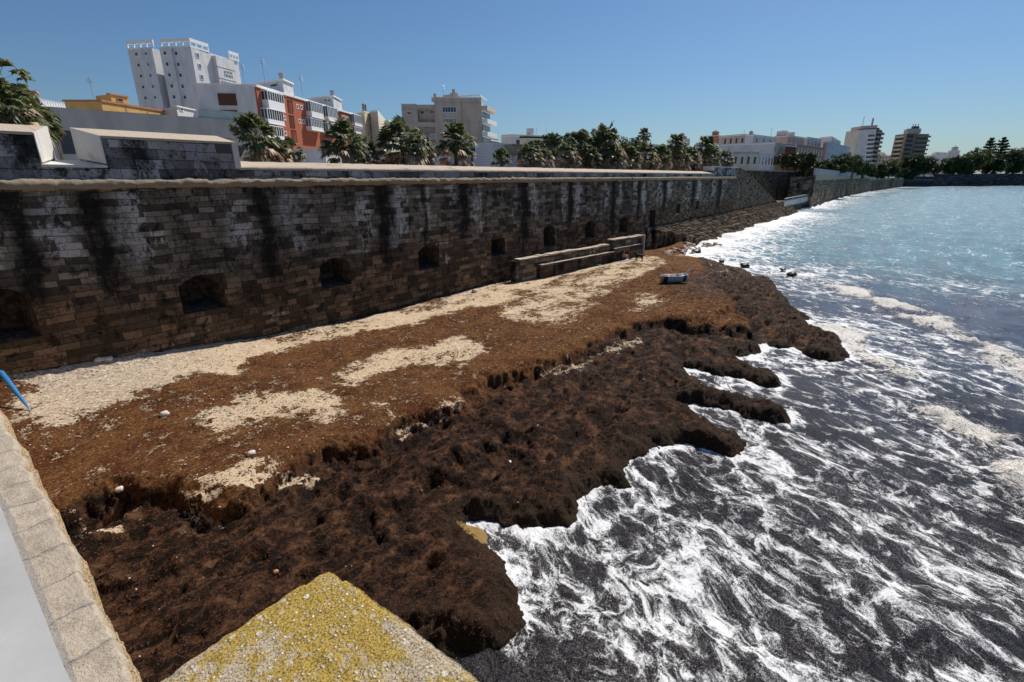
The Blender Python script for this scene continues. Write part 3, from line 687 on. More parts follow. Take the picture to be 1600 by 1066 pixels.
for px, py, rx, rz in [(60, 365, .7, .5), (190, 380, .8, .25), (185, 340, .7, .3), (460, 330, 1., .9), (470, 380, .6, .8), (690, 381, .8, .12), (700, 405, .3, .45), (617, 375, .5, .8), (250, 375, .5, .3)]:
    a_, b_ = wp(px, py); pale = np.maximum(pale, np.exp(-((xf-a_)/rx)**2-((zf-b_)/rz)**2))
brown = sm(5.6, 3.6, zf+(fbm(xf*.4, zf*.4, 3, 6)-.5)*2.4)
streak = np.maximum(streak, .62*sm(.48, .66, fbm(xf*.8, zf*.16, 4, 9))*sm(2.5, 5, zf))
streak = np.maximum(streak, .6*sm(.5, .68, fbm(xf*.35, zf*.5, 4, 19)))
streak = np.maximum(streak, .55*sm(1.9, .9, zf)*sm(12, 30, xf))
streak = np.maximum(streak, sm(60, 76, xf)*.38*sm(2.5, 4, zf))
body = npmesh('wall_face', V, gridquads(len(zs), len(xs), keepq), M['stone'], dict(streak=streak, pale=pale, brown=brown), smooth=False, parent=wall)
body.matrix_parent_inverse = wall.matrix_world.inverted()
t = NT('dark_embrasure_stone'); n1 = t.noise(t.pos, 4, 5, .7); n2 = t.noise(t.pos, 18, 4, .7)  # darker mottled stone for the insides of the gun openings
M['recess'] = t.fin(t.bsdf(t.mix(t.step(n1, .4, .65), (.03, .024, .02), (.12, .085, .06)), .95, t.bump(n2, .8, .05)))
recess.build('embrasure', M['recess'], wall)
# light surrounds of the two small windows
for (x0, x1, z0, z1, a_) in OPEN[9:11]:
    mb = MB(); w_ = .22
    for bx in ((x0-w_, x0, z0-w_, z1+w_), (x1, x1+w_, z0-w_, z1+w_), (x0, x1, z1, z1+w_), (x0, x1, z0-w_, z0)): mb.box(bx[0], bx[1], .02, .14, bx[2], bx[3])
    f_ = mb.build('window_surround', M['stone_low'], wall)
    mb = MB()
    for k in range(3): mb.tube([(x0+(x1-x0)*(k+1)/4, .25, z0), (x0+(x1-x0)*(k+1)/4, .25, z1)], .03, 6)
    mb.build('window_bars', M['black'], wall)
# wall mass above the cordon, hidden core and parapets
mb = MB(); mb.box(-2, XE, 1.35, 5., -1, 7.7); mb.box(-2, XE, .3, 1.8, 5.4, 8.15); mb.build('core', M['stone_brown'], wall)
def cordon(x0, x1, rad, zc):
    n_ = int((x1-x0)/.07); k = 14; xx = np.linspace(x0, x1, n_); th = np.linspace(0, 2*PI, k, endpoint=False)
    XX, TH = np.meshgrid(xx, th, indexing='ij'); rr = rad*(1+(fbm(XX*2.6, TH*1.5, 5, 17, .65)-.5)*.9)
    gap = 1-.10*sm(.965, .99, np.abs(np.cos(XX*1.9)))
    V = np.stack([XX, .16-np.cos(TH)*rr*1.15*gap, zc+np.sin(TH)*rr*gap], -1).reshape(-1, 3)
    i = np.arange(n_*k).reshape(n_, k); j = np.roll(i, -1, 1)
    Q = np.stack([i[:-1], j[:-1], j[1:], i[1:]], -1).reshape(-1, 4)
    o = npmesh('cordon_moulding', V, Q, M['cordon'], parent=wall); o.matrix_parent_inverse = wall.matrix_world.inverted()
cordon(-2, XE-1.5, .18, 8.22)
def parapet(x0, x1, zf_, zb, yb=1.75, ends=()):
    mb = MB(); mb.xprism([(.18, 8.0), (.16, zf_), (yb, zb), (yb, 7.6)], x0, x1); mb.build('parapet', M['stone_parapet'], wall)
    n_ = max(2, int((x1-x0)/.35)); xx = np.linspace(x0-.03, x1+.03, n_); rows = [(.12, zf_-.06), (.10, zf_+.02), (.15, zf_+.085), (yb*.5, (zf_+zb)/2+.085), (yb+.04, zb+.085), (yb+.05, zb-.02)]
    V = np.array([[(x_, y_+(float(vn(x_*1.7, y_*3, 4))-.5)*.06, z_+(float(vn(x_*2.3, y_*5+z_, 6))-.5)*.035) for y_, z_ in rows] for x_ in xx]).reshape(-1, 3)
    k = len(rows); i = np.arange(n_*k).reshape(n_, k); Q = np.stack([i[:-1, :-1], i[1:, :-1], i[1:, 1:], i[:-1, 1:]], -1).reshape(-1, 4)
    o = npmesh('coping', V, Q, M['coping'], smooth=False, parent=wall); o.matrix_parent_inverse = wall.matrix_world.inverted()
ZB = 9.06
parapet(11.15, 80.2, 8.80, ZB)
fl = wp(65, 255)[0]; fr_ = wp(169, 255)[0]; il = wp(84, 242, 1.75)[0]; ir = wp(122, 241, 1.75)[0]
# merlons with splayed whitewashed cheeks
def merlon(poly, zt):
    mb = MB(); n = len(poly); zz = [zt if y_ < 1 else zt+.32 for x_, y_ in poly]
    mb.prism(poly, 8.0, zz); mb.build('merlon', M['stone_parapet'], wall)
    mb = MB(); pp = poly; cxx = sum(p[0] for p in pp)/n; 
    mb.prism([(x_+(.0), y_-(.04 if y_ < 1 else -.04)) for x_, y_ in pp], zt, [z_+.09 for z_ in zz])
    vs = mb.v
    k = len(vs)//2
    mb.v = [(a, b, (c if i >= k else zt-.0+(0 if b < 1 else .32)+.002)) for i, (a, b, c) in enumerate(vs)]
    mb.build('merlon_coping', M['coping'], wall)
merlon([(-2, .17), (fl, .17), (il, 1.75), (-2, 1.75)], 9.78)
merlon([(fr_, .17), (11.15, .17), (11.15, 1.75), (ir, 1.75)], 9.78)
mb = MB()
e = .012
for A_, B_, s_ in (((fl+e, .12), (il+e, 1.78), 1), ((fr_-e, .12), (ir-e, 1.78), -1)):
    mb.add([(A_[0], A_[1], 8.92), (B_[0], B_[1], 9.12), (B_[0], B_[1], 10.19), (A_[0], A_[1], 9.86), (A_[0]+s_*.03, A_[1], 8.92), (B_[0]+s_*.03, B_[1], 9.12), (B_[0]+s_*.03, B_[1], 10.19), (A_[0]+s_*.03, A_[1], 9.86)],
           [(0, 1, 2, 3), (4, 5, 6, 7), (0, 1, 5, 4), (3, 2, 6, 7), (0, 3, 7, 4), (1, 2, 6, 5)])
mb.add([(fl, .14, 8.87), (fr_, .14, 8.87), (ir+.2, 1.78, 9.05), (il-.2, 1.78, 9.05), (fl, .14, 8.78), (fr_, .14, 8.78), (ir+.2, 1.78, 8.78), (il-.2, 1.78, 8.78)], [(0, 1, 2, 3), (4, 5, 6, 7), (0, 1, 5, 4), (1, 2, 6, 5), (2, 3, 7, 6), (3, 0, 4, 7)])
mb.box(10.98, 11.22, .11, 1.70, 8.80, 9.84)
mb.build('embrasure_cheeks', M['whitewash'], wall)
# lower courses below the gap
mb = MB(); mb.box(fl-.3, fr_+.3, .175, 1.7, 8.0, 8.776); mb.build('parapet', M['stone_parapet'], wall)
# taller end block and the sloping ramp wall
mb = MB(); mb.box(80.2, XE, .165, 1.75, 8.0, 9.75); mb.build('end_block', M['stone_parapet'], wall)
mb = MB(); mb.box(80.1, XE+.1, .1, 1.8, 9.75, 9.86); mb.box(80.1, 80.2, .2, 1.8, 9.2, 9.75); mb.build('end_coping', M['whitewash'], wall)
def ramp(parent):
    pts = [(XE, 9.7), (96, 9.5), (100, 8.9), (131.5, 2.6), (131.5, -1), (XE, -1)]
    mb = MB(); n = len(pts); mb.add([(a, .18, b) for a, b in pts]+[(a, 1.3, b) for a, b in pts], [tuple(range(n)), tuple(range(2*n-1, n-1, -1))]+[(i, (i+1) % n, n+(i+1) % n, n+i) for i in range(n)])
    o = mb.build('ramp_wall', M['stone'], parent); me = o.data
    for nm, v in (('streak', .33), ('pale', .2), ('brown', .2)):
        a_ = me.attributes.new(nm, 'FLOAT', 'POINT'); a_.data.foreach_set('value', [v]*len(me.vertices))
    mb = MB(); p2 = pts[:4]
    for (a, b), (c, d) in zip(p2[:-1], p2[1:]):
        mb.add([(a, .08, b), (c, .08, d), (c, 1.4, d), (a, 1.4, b), (a, .08, b+.14), (c, .08, d+.14), (c, 1.4, d+.14), (a, 1.4, b+.14)], [(0, 1, 2, 3), (4, 5, 6, 7), (0, 1, 5, 4), (1, 2, 6, 5), (2, 3, 7, 6), (3, 0, 4, 7)])
    mb.build('ramp_coping', M['stone_low'], parent)
ramp(wall)

# stepped plinth
pl = empty('stepped_plinth', (100, -2, 0), 'stepped stone footing below the far end of the sea wall, washed by surf', 'footing')
for k in range(18):
    mb = MB(); x0_ = 57+k*.8+random.uniform(-1, 1); z_ = 2.78-.158*k; y_ = -.22-.185*k; yb_ = .0 if k == 0 else -.22-.185*(k-1)+.08
    xx = np.sort(np.concatenate([[x0_, 141], x0_+(141-x0_)*RNG.random(70)]))
    for a, b in zip(xx[:-1], xx[1:]):
        j_ = random.uniform(-.06, .06); dz_ = random.uniform(-.07, .05)
        mb.box(a+.03, b, y_+j_, yb_, -1, z_+dz_)
    mb.build('step', M['stone_brown'] if k % 5 else M['stone_low'], pl)

# low wall on the beach
lw = empty('low_beach_wall', (39, -2.3, 1), 'low ruined stone wall with ledge standing on the sand in front of the big wall', 'wall')
LA, LB = (29.6, -1.15), (47.3, -3.25); LL = math.hypot(LB[0]-LA[0], LB[1]-LA[1])
def lwseg(u0, u1, w0, w1, z0, z1, nm, mat, jit=.06, rag=.1):
    mb = MB(); n_ = max(2, int((u1-u0)/.55)); e_ = np.linspace(u0, u1, n_+1)
    for a, b in zip(e_[:-1], e_[1:]):
        mb.obox(LA, LB, a, b-.015, w0, w1+random.uniform(-jit, jit)*.5, z0, z1+random.uniform(-rag, rag)*.6)
    return mb.build(nm, mat, lw)
lwseg(0, 12.4, -.6, -.0, -.5, 2.50, 'upper_course', M['stone_low']); lwseg(.3, 12.2, -.55, .05, 2.53, 2.62, 'capping', M['coping'], .1, .07)
lwseg(2.3, 12.6, -.5, .32, -.5, 1.9, 'ledge', M['stone_brown']); lwseg(2.4, 12.6, -.4, .38, 1.93, 1.98, 'ledge_capping', M['coping'], .03, .03)
lwseg(12.7, LL, -.6, .05, -.5, 2.85, 'upper_course', M['stone_low']); lwseg(12.7, LL, -.6, .1, 2.9, 2.98, 'capping', M['coping'], .1, .05)
lwseg(12.7, LL-.1, -.5, .28, -.5, 2.15, 'ledge', M['stone_brown']); lwseg(12.7, LL-.1, -.4, .33, 2.18, 2.23, 'ledge_capping', M['coping'], .03, .03)
mb = MB(); mb.obox(LA, LB, LL, LL+.22, -.65, .30, .2, 3.02); mb.build('end_pier', M['coping'], lw)
tag(lw)

# recess wall, return and the second sea wall with balustrade
rw = empty('recessed_wall', (140, 8, 0), 'brown stone wall set back behind the walkway between the two sea walls', 'wall')
mb = MB(); mb.box(90, 206, 8, 9.2, 0, 9.7); mb.build('wall_face', M['stone_brown'], rw)
mb = MB(); mb.box(90, 206, 7.8, 9.3, 9.7, 10.0); mb.build('coping', M['coping'], rw)
mb = MB(); mb.box(90, 204, 7.85, 7.98, 7.6, 7.85); mb.build('string_course', M['stone_low'], rw)
mb = MB(); mb.box(203, 209.5, 2., 8.4, 0, 10.2); mb.build('pier', M['stone_brown'], rw)
mb = MB(); mb.blob((205, 4.5, 10.6), 1.9, 3, .3, 2, (1, 1, .5)); mb.build('cap_stone', M['stone_low'], rw)
w2 = empty('second_sea_wall', (300, -5, 0), 'far brown stone sea wall topped by a pale balustrade, running beside the turquoise water', 'sea wall')
def wallrun(pts, z, thick, nm, mat, parent, z0=-1, off=0):
    mb = MB()
    for (a, b), (za, zb) in zip(zip(pts[:-1], pts[1:]), zip(z[:-1], z[1:])):
        L = math.hypot(b[0]-a[0], b[1]-a[1]); nx, ny = (b[1]-a[1])/L, -(b[0]-a[0])/L
        q = [(a[0]+nx*off, a[1]+ny*off), (b[0]+nx*off, b[1]+ny*off), (b[0]-nx*thick, b[1]-ny*thick), (a[0]-nx*thick, a[1]-ny*thick)]
        n = 4; vs = [(x_, y_, z0 if not isinstance(z0, (list, tuple)) else z0[0]) for x_, y_ in q]+[(q[0][0], q[0][1], za), (q[1][0], q[1][1], zb), (q[2][0], q[2][1], zb), (q[3][0], q[3][1], za)]
        mb.add(vs, [(3, 2, 1, 0), (4, 5, 6, 7), (0, 1, 5, 4), (1, 2, 6, 5), (2, 3, 7, 6), (3, 0, 4, 7)])
    return mb.build(nm, mat, parent)
W2P = [(165.4, -2.2), (215, -2.0), (269, -1.9), (352, -5.1), (430, -10.5), (537, -18.9)]
W2Z = [8.4, 8.2, 8.0, 7.4, 7.0, 6.6]
wallrun(W2P, W2Z, 6, 'wall_face', M['stone_far'], w2)
wallrun(W2P[:4], [z_+.35 for z_ in W2Z[:4]], .6, 'string_course', M['coping'], w2, 7.3, .25)
mb = MB()
for i in range(4):
    a, b = W2P[i], W2P[i+1]; L = math.hypot(b[0]-a[0], b[1]-a[1]); za, zb = W2Z[i], W2Z[i+1]
    if i == 3: L *= 0.0
    k = 0
    while k*2.6 < L:
        u = k*2.6; z_ = za+(zb-za)*u/max(L, 1); mb.obox(a, b, u, u+.9, -.6, -.1, z_, z_+2.05); k += 1
    if L > 0:
        mb.obox(a, b, 0, L, -.5, -.2, min(za, zb)+1.75, min(za, zb)+2.0, 1); mb.obox(a, b, 0, L, -.45, -.25, min(za, zb)+.2, min(za, zb)+1.7, 1)
mb.build('balustrade', [M['white2'], M['greyconc']], w2)  # sunlit look of the posts painted: white posts against grey panels
wallrun(W2P[3:], [z_+.5 for z_ in W2Z[3:]], .5, 'low_parapet', M['coping'], w2, 6.2, .02)
# footbridge walkway with white railing
wk = empty('walkway', (150, -1, 0), 'stone walkway with white balusters between the two sea walls', 'walkway')
mb = MB(); mb.box(131.6, 166, -1.4, 7.9, 1.2, 1.75); mb.box(131.6, 166, -.9, 7.9, -1, 1.15); mb.build('deck', M['stone_low'], wk)
for k in range(17): mb = MB(); mb.box(132+k*2.05, 132.9+k*2.05, -1.3, -1.1, 1.75, 2.9); mb.build('baluster', M['trim'], wk)
mb = MB(); mb.tube([(131.6, -1.2, 3.6), (166, -1.2, 3.6)], .07, 6); mb.tube([(131.6, -1.2, 3.), (166, -1.2, 3.)], .06, 6)
for k in range(18): mb.tube([(131.9+k*2, -1.2, 1.75), (131.9+k*2, -1.2, 3.6)], .06, 6)
mb.build('handrail', M['metal'], wk)
# far breakwater
bw = empty('far_harbour_wall', (600, -60, 0), 'dark low harbour wall closing the bay beneath the trees', 'sea wall')
BWP = [(537.1, -18.9), (556, -38), (566, -36), (677, -108.4), (900, -251)]
wallrun(BWP, [7.5, 7.5, 9.4, 10.2, 10.6], 5, 'wall_face', M['stone_dark'], bw)
wallrun(BWP, [8.0, 8.0, 9.9, 10.7, 11.1], .9, 'parapet', M['stone_dark'], bw, 7.2, .15)

# ------------------------------------------------------------------ land behind the walls
mb = MB()
land = [(-400, 1.8), (90, 1.8), (93, 9.3), (206, 9.3), (209, 3.8), (269, 4.1), (352, .9), (430, -4.5), (537, -12.9), (570, -28), (680, -99), (900, -240), (2600, -900), (4200, 1500), (2000, 5000), (-3000, 3000)]
vs = [(x_, y_, 7.55) for x_, y_ in land]
mb.add(vs, [tuple(range(len(vs)))])
g = mb.build('ground', M['ground']); tag(g, 'paved ground of the town behind the sea walls', kind='structure')

# ------------------------------------------------------------------ near kerb wall and pillar
KZ = 5.0
kw = empty('near_kerb_wall', (.5, -16, 0), 'pale sandstone block wall running away at the left edge above the beach', 'wall')
ny_, nx_ = 420, 26
yy = np.linspace(-24, .0, ny_); xn = np.linspace(0, 1, nx_)
YY, XN = np.meshgrid(yy, xn, indexing='ij')
edge = np.interp(YY, [-24, -19.4, -16.6, -12.3, -9, 0], [.50, .50, .64, .82, .85, .9])+.03
edge = edge+(fbm(YY*3.5, YY*0, 5, 4, .65)-.5)*.14
inner = np.interp(YY, [-24, -18.9, -16, 0], [.10, .18, .30, .35])
XX = inner+(edge-inner)*XN
blk = _hash(np.floor(YY*1.75), YY*0, 3)
ZZ = KZ+blk*.02+(fbm(XX*6, YY*6, 3, 14)-.5)*.03-sm(.80, 1., XN)**1.5*(.16+.2*fbm(YY*7, XX*7, 3, 8))
mort_ = sm(.26, .06, XN)*.75; ed = sm(.84, .95, XN)
Vt = np.stack([XX, YY, ZZ], -1)
Vf = np.stack([XX[:, -1]+.02, yy, np.full(ny_, -1.)], -1)[:, None, :]
V = np.concatenate([Vt, Vf], 1)
mort_ = np.concatenate([mort_, np.zeros((ny_, 1))], 1); ed = np.concatenate([ed, np.ones((ny_, 1))], 1)
o = npmesh('kerb_blocks', V.reshape(-1, 3), gridquads(ny_, nx_+1), M['kerb'], dict(mortar=mort_.ravel(), edge=ed.ravel()), parent=kw)
o.matrix_parent_inverse = kw.matrix_world.inverted()
mb = MB(); mb.add([(.12, -24, KZ+.07), (.19, -18.9, KZ+.07), (.30, -16, KZ+.07), (.35, 0, KZ+.07), (-2.5, 0, KZ+.07), (-2.5, -24, KZ+.07)]+[(a, b, -1) for a, b in ((.12, -24), (.19, -18.9), (.30, -16), (.35, 0), (-2.5, 0), (-2.5, -24))], [(0, 1, 2, 3, 4, 5), (0, 1, 7, 6), (1, 2, 8, 7), (2, 3, 9, 8), (3, 4, 10, 9), (4, 5, 11, 10), (5, 0, 6, 11)])
mb.build('cement_strip', M['cement'], kw)
# foreground lichen pillar: rounded rough block
pc_ = gp(515, 885, 7.0)
n_ = 110
u = np.linspace(0, 1, n_); U, Vv = np.meshgrid(u, u, indexing='ij')
x1_, y1_ = pc_[0]+.012, pc_[1]+.012; x0_, y0_ = -.35, y1_-1.15
XX = x0_+(x1_-x0_)*U; YY = y0_+(y1_-y0_)*Vv
rag = (fbm(XX*14, YY*14, 3, 5)-.5)
de = np.minimum(x1_-XX, y1_-YY)
corner = np.hypot(np.clip(XX-(x1_-.05), 0, 1), np.clip(YY-(y1_-.05), 0, 1))
XX = XX-(U > .97)*(fbm(YY*20, YY*0, 3, 9)-.3)*.018-np.where((U > .9) & (Vv > .9), corner*.25, 0); YY = YY-(Vv > .97)*(fbm(XX*20, XX*0, 3, 19)-.3)*.018-np.where((U > .9) & (Vv > .9), corner*.25, 0)
ZZ = 7.0+rag*.012+(fbm(XX*60, YY*60, 2, 6)-.5)*.006-sm(.03, 0, de)*.012
Vt = np.stack([XX, YY, ZZ], -1); i = np.arange(n_*n_).reshape(n_, n_)
q = [gridquads(n_, n_)]; V = [Vt.reshape(-1, 3)]; base = n_*n_
for ring in (i[-1, :], i[:, -1][::-1], i[0, :][::-1], i[:, 0]):
    low = V[0][ring].copy(); low[:, 2] = 0.; V.append(low); b = np.arange(base, base+n_); base += n_
    q.append(np.stack([ring[:-1], b[:-1], b[1:], ring[1:]], -1))
pil = npmesh('stone_pillar', np.concatenate(V), np.concatenate(q), M['aggregate'])
tag(pil, 'corner of a concrete pillar top covered in yellow lichen and pebbles, at the bottom edge', 'pillar')

# ------------------------------------------------------------------ buildings
def P4(a, b, c): return [a, b, c, (a[0]+c[0]-b[0], a[1]+c[1]-b[1])]
def win(parent, A, B, x0, y0, x1, y1, kind='window', mat='glass', frame='trim', d=.10, bars=0, fr=.10, label=None):
    """a window on the vertical face A->B at the rectangle seen at those pixels"""
    u0, za = fp(A, B, x0, (y0+y1)/2); u1, zb = fp(A, B, x1, (y0+y1)/2); _, z1 = fp(A, B, (x0+x1)/2, y0); _, z0 = fp(A, B, (x0+x1)/2, y1)
    if u0 > u1: u0, u1 = u1, u0
    mb = MB()
    mb.obox(A, B, u0+fr, u1-fr, -.05, d*.4, z0+fr, z1-fr, 0)
    for bx in ((u0, u0+fr, z0, z1), (u1-fr, u1, z0, z1), (u0+fr, u1-fr, z0, z0+fr), (u0+fr, u1-fr, z1-fr, z1)): mb.obox(A, B, bx[0], bx[1], -.05, d, bx[2], bx[3], 1)
    for k in range(bars):
        u = u0+(u1-u0)*(k+1)/(bars+1); mb.obox(A, B, u-fr*.4, u+fr*.4, d*.4, d*.95, z0+fr, z1-fr, 1)
    return mb.build(kind, [M[mat], M[frame]], parent)
def band(parent, A, B, x0, y0, x1, y1, name, mat, w=.3, w0=-.1):
    u0, _ = fp(A, B, x0, (y0+y1)/2); u1, _ = fp(A, B, x1, (y0+y1)/2); _, z1 = fp(A, B, (x0+x1)/2, y0); _, z0 = fp(A, B, (x0+x1)/2, y1)
    if u0 > u1: u0, u1 = u1, u0
    mb = MB(); mb.obox(A, B, u0, u1, w0, w, z0, z1); return mb.build(name, M[mat], parent)
def antenna(x_, y_, z0, h, label, arms=4):
    e_ = empty('roof_aerial', (x_, y_, z0), label, 'aerial')
    mb = MB(); mb.tube([(x_, y_, z0), (x_, y_, z0+h)], .05, 5); mb.build('mast', M['metal'], e_)
    mb = MB()
    for k in range(arms): z_ = z0+h*(.75+.06*k); mb.tube([(x_-.5+.05*k, y_, z_), (x_+.5-.05*k, y_, z_)], .025, 4)
    mb.build('aerial_arms', M['metal'], e_); return e_

# --- tall white tower block
zt = 46.; A, B, C = gp(196, 64, zt), gp(295, 59, zt), gp(372, 84, zt)
L1 = math.hypot(B[0]-A[0], B[1]-A[1]); L2 = math.hypot(C[0]-B[0], C[1]-B[1])
tw = empty('apartment_tower', (B[0], B[1], 7.5), 'tall white apartment tower with a dark vertical notch and open rooftop frame', 'apartment tower')
ub = [fp(A, B, x_, y_)[0] for x_, y_ in ((217, 66), (238, 65), (249, 62), (267, 61))]
def roofz(k): return zt-k
u1_, u2_, u3_, u4_ = ub
mb = MB(); ztb = 43.7
mb.obox(A, B, 0, u1_, -L2*.55, 0, 7.5, ztb); mb.obox(A, B, u1_, u2_, -L2*.5, .7, 7.5, ztb-.01)
mb.build('west_block', M['white'], tw)
mb = MB(); mb.obox(A, B, u3_, u4_, -L2*.97, .7, 7.5, ztb-.01); mb.obox(A, B, u4_, L1, -L2, 0, 7.5, ztb); mb.build('east_block', M['white'], tw)
mb = MB(); mb.obox(A, B, u2_-.5, u3_+.5, -L2*.8, -7., 7.5, ztb-1); mb.build('stair_core', M['white2'], tw)
mb = MB()
for (a, b) in ((0, u2_), (u3_, L1)):
    if a > 0: mb.build('roof_frame', M['trim'], tw); mb = MB()
    mb.obox(A, B, a, b, -.4, .05, 45.1, 46.); mb.obox(A, B, a, b, -.05, .02, ztb, 44.15)
    k = a
    while k < b-.3: mb.obox(A, B, k, k+.35, -.35, 0, 44.15, 45.1); k += (b-a)/4-.09
for (a, b) in ((0, 7.2), (L2*.78, L2)):
    if a > 0: mb.build('roof_frame', M['trim'], tw); mb = MB()
    mb.obox(B, C, a, b, -.4, .05, 45.1, 46.); mb.obox(B, C, a, b, -.3, .0, ztb, 44.15)
    for k in range(4): mb.obox(B, C, a+(b-a-.35)*k/3, a+(b-a-.35)*k/3+.35, -.35, 0, 44.15, 45.1)
mb.build('roof_frame', M['trim'], tw)
mb = MB(); mb.obox(B, C, 8.2, L2*.8, -6, 1.1, 7.5, ztb-.6); mb.build('balcony_block', M['white'], tw)
A2 = (A[0]+(B[1]-A[1])/L1*.7, A[1]-(B[0]-A[0])/L1*.7); B2 = (B[0]+(B[1]-A[1])/L1*.7, B[1]-(B[0]-A[0])/L1*.7)
for r_ in range(5):
    oy = r_*17.1; ox = r_*3.6
    win(tw, A, B, 211+ox, 82+oy, 215.5+ox, 88+oy); win(tw, A2, B2, 226+ox, 81+oy, 230.5+ox, 87+oy, mat='glassb')
    win(tw, A2, B2, 255.5+ox, 80+oy, 260.5+ox, 86.5+oy); win(tw, A, B, 273+ox*.95, 80.5+oy, 278+ox*.95, 87+oy)
B3 = (B[0]+(C[1]-B[1])/L2*1.1, B[1]-(C[0]-B[0])/L2*1.1); C3 = (C[0]+(C[1]-B[1])/L2*1.1, C[1]-(C[0]-B[0])/L2*1.1)
for r_, (y_, ) in enumerate(((83,), (100,), (117,))):
    win(tw, B, C, 306.5+r_*3.3, y_, 311+r_*3.3, y_+7.5, mat='glassb')
    if r_ < 3: win(tw, B, C, 350+r_*2.6, y_+13.5, 354+r_*2.6, y_+20, mat='glassb'); win(tw, B, C, 358.5+r_*2.6, y_+16, 362+r_*2.6, y_+23, mat='glassb')
for k in range(3):
    u_a, u_b = ((11.0, 14.4), (8.9, 14.6), (9.1, 14.6))[k]; zz = ztb-4.2-3.15*k
    mb = MB(); mb.obox(B3, C3, u_a, u_b, -.05, .06, zz-1.5, zz, 0)
    nn = int((u_b-u_a)/.62)
    for q_ in range(nn+1): uu_ = u_a+(u_b-u_a-.16)*q_/nn; mb.obox(B3, C3, uu_, uu_+.16, .06, .14, zz-1.5, zz, 1)
    mb.obox(B3, C3, u_a, u_b, .06, .16, zz-.9, zz-.72, 1); mb.build('balcony_window', [M['glass'], M['trim']], tw)
    mb = MB(); mb.obox(B3, C3, 8.3, L2*.79, -.05, .12, zz+.75, zz+.9); mb.build('balcony_slab', M['white2'], tw)

# --- red brick block with its white end wall
zr = 24.; A, B, C = gp(305, 131, zr), gp(399, 133, zr), gp(558, 180, zr)
L1 = math.hypot(B[0]-A[0], B[1]-A[1]); L2 = math.hypot(C[0]-B[0], C[1]-B[1])
rb = empty('brick_apartment_block', (B[0], B[1], 7.5), 'red brick apartment block with glazed balconies and a white end wall', 'apartment block')
mb = MB(); mb.obox(A, B, 0, L1-.25, -L2, 0, 7.5, zr); mb.build('end_wall', M['white'], rb)
mb = MB(); mb.obox(B, C, 0, L2, -.3, .04, 7.5, zr-.35); mb.obox(A, B, L1-.25, L1+.01, -1, .03, 7.5, zr-.3); mb.build('brick_facade', M['brick'], rb)
mb = MB(); mb.obox(B, C, -.1, L2+.1, -1, .28, zr-.3, zr+.1); mb.obox(A, B, -.1, L1, -1, .1, zr, zr+.12); mb.build('roof_edge', M['trim'], rb)
win(rb, A, B, 340, 145, 371, 166, 'shutter', 'brownpanel', 'white2', fr=.1); win(rb, A, B, 345, 171, 373, 186, 'shutter', 'brownpanel', 'white2', fr=.1)
def bay(x0, x1, rows, dep=1.3, solid=False, mat='glassb'):
    """an enclosed glazed balcony stack"""
    xm = (x0+x1)/2
    for (y0, ysill, y1) in rows:
        u0, _ = fp(B, C, x0, ysill); u1, _ = fp(B, C, x1, ysill); _, zt_ = fp(B, C, xm, y0); _, zs_ = fp(B, C, xm, ysill); _, zb_ = fp(B, C, xm, y1)
        mb = MB(); mb.obox(B, C, u0+.06, u1-.06, 0, dep-.06, zs_, zt_-.1, 0)
        mb.obox(B, C, u0, u1, 0, dep, zb_, zs_, 1); mb.obox(B, C, u0, u1, 0, dep, zt_-.15, zt_, 1); mb.obox(B, C, u0-.08, u1+.08, 0, dep+.1, zb_-.13, zb_, 1)
        nb = 7
        for k in range(nb+1): u = u0+(u1-u0-.12)*k/nb; mb.obox(B, C, u, u+.12, dep-.1, dep+.01, zs_, zt_-.1, 1)
        for w_ in (.0, dep*.5): mb.obox(B, C, u0, u0+.05, w_, w_+.1, zs_, zt_-.1, 1)
        mb.build('glazed_balcony', [M[mat], M['trim']], rb)
bay(409, 434, [(145, 159, 172), (172, 188, 194), (197, 212, 220)], mat='glass')
bay(478, 496.5, [(161, 176, 184), (186, 199, 204)]); bay(505, 520, [(168, 184, 189.5), (193, 205, 209)], mat='glassb'); bay(547, 559, [(180, 193, 197), (199, 206, 211)])
for x0, y0 in ((449, 157), (452, 180.5), (455.5, 203.5), (525.5, 176.5), (529, 196)): win(rb, B, C, x0, y0, x0+7.5, y0+19.5, 'shutter', 'brownpanel', 'brownpanel', fr=.08)
for x0, y0 in ((439.5, 158), (442.5, 181), (462.5, 163), (469, 164.5), (466, 186), (472, 187), (520, 177.5), (535, 181), (540.5, 183), (444, 205), (522, 197.5)): win(rb, B, C, x0, y0, x0+3.6, y0+7, 'window', 'glassb', 'trim', fr=.14)
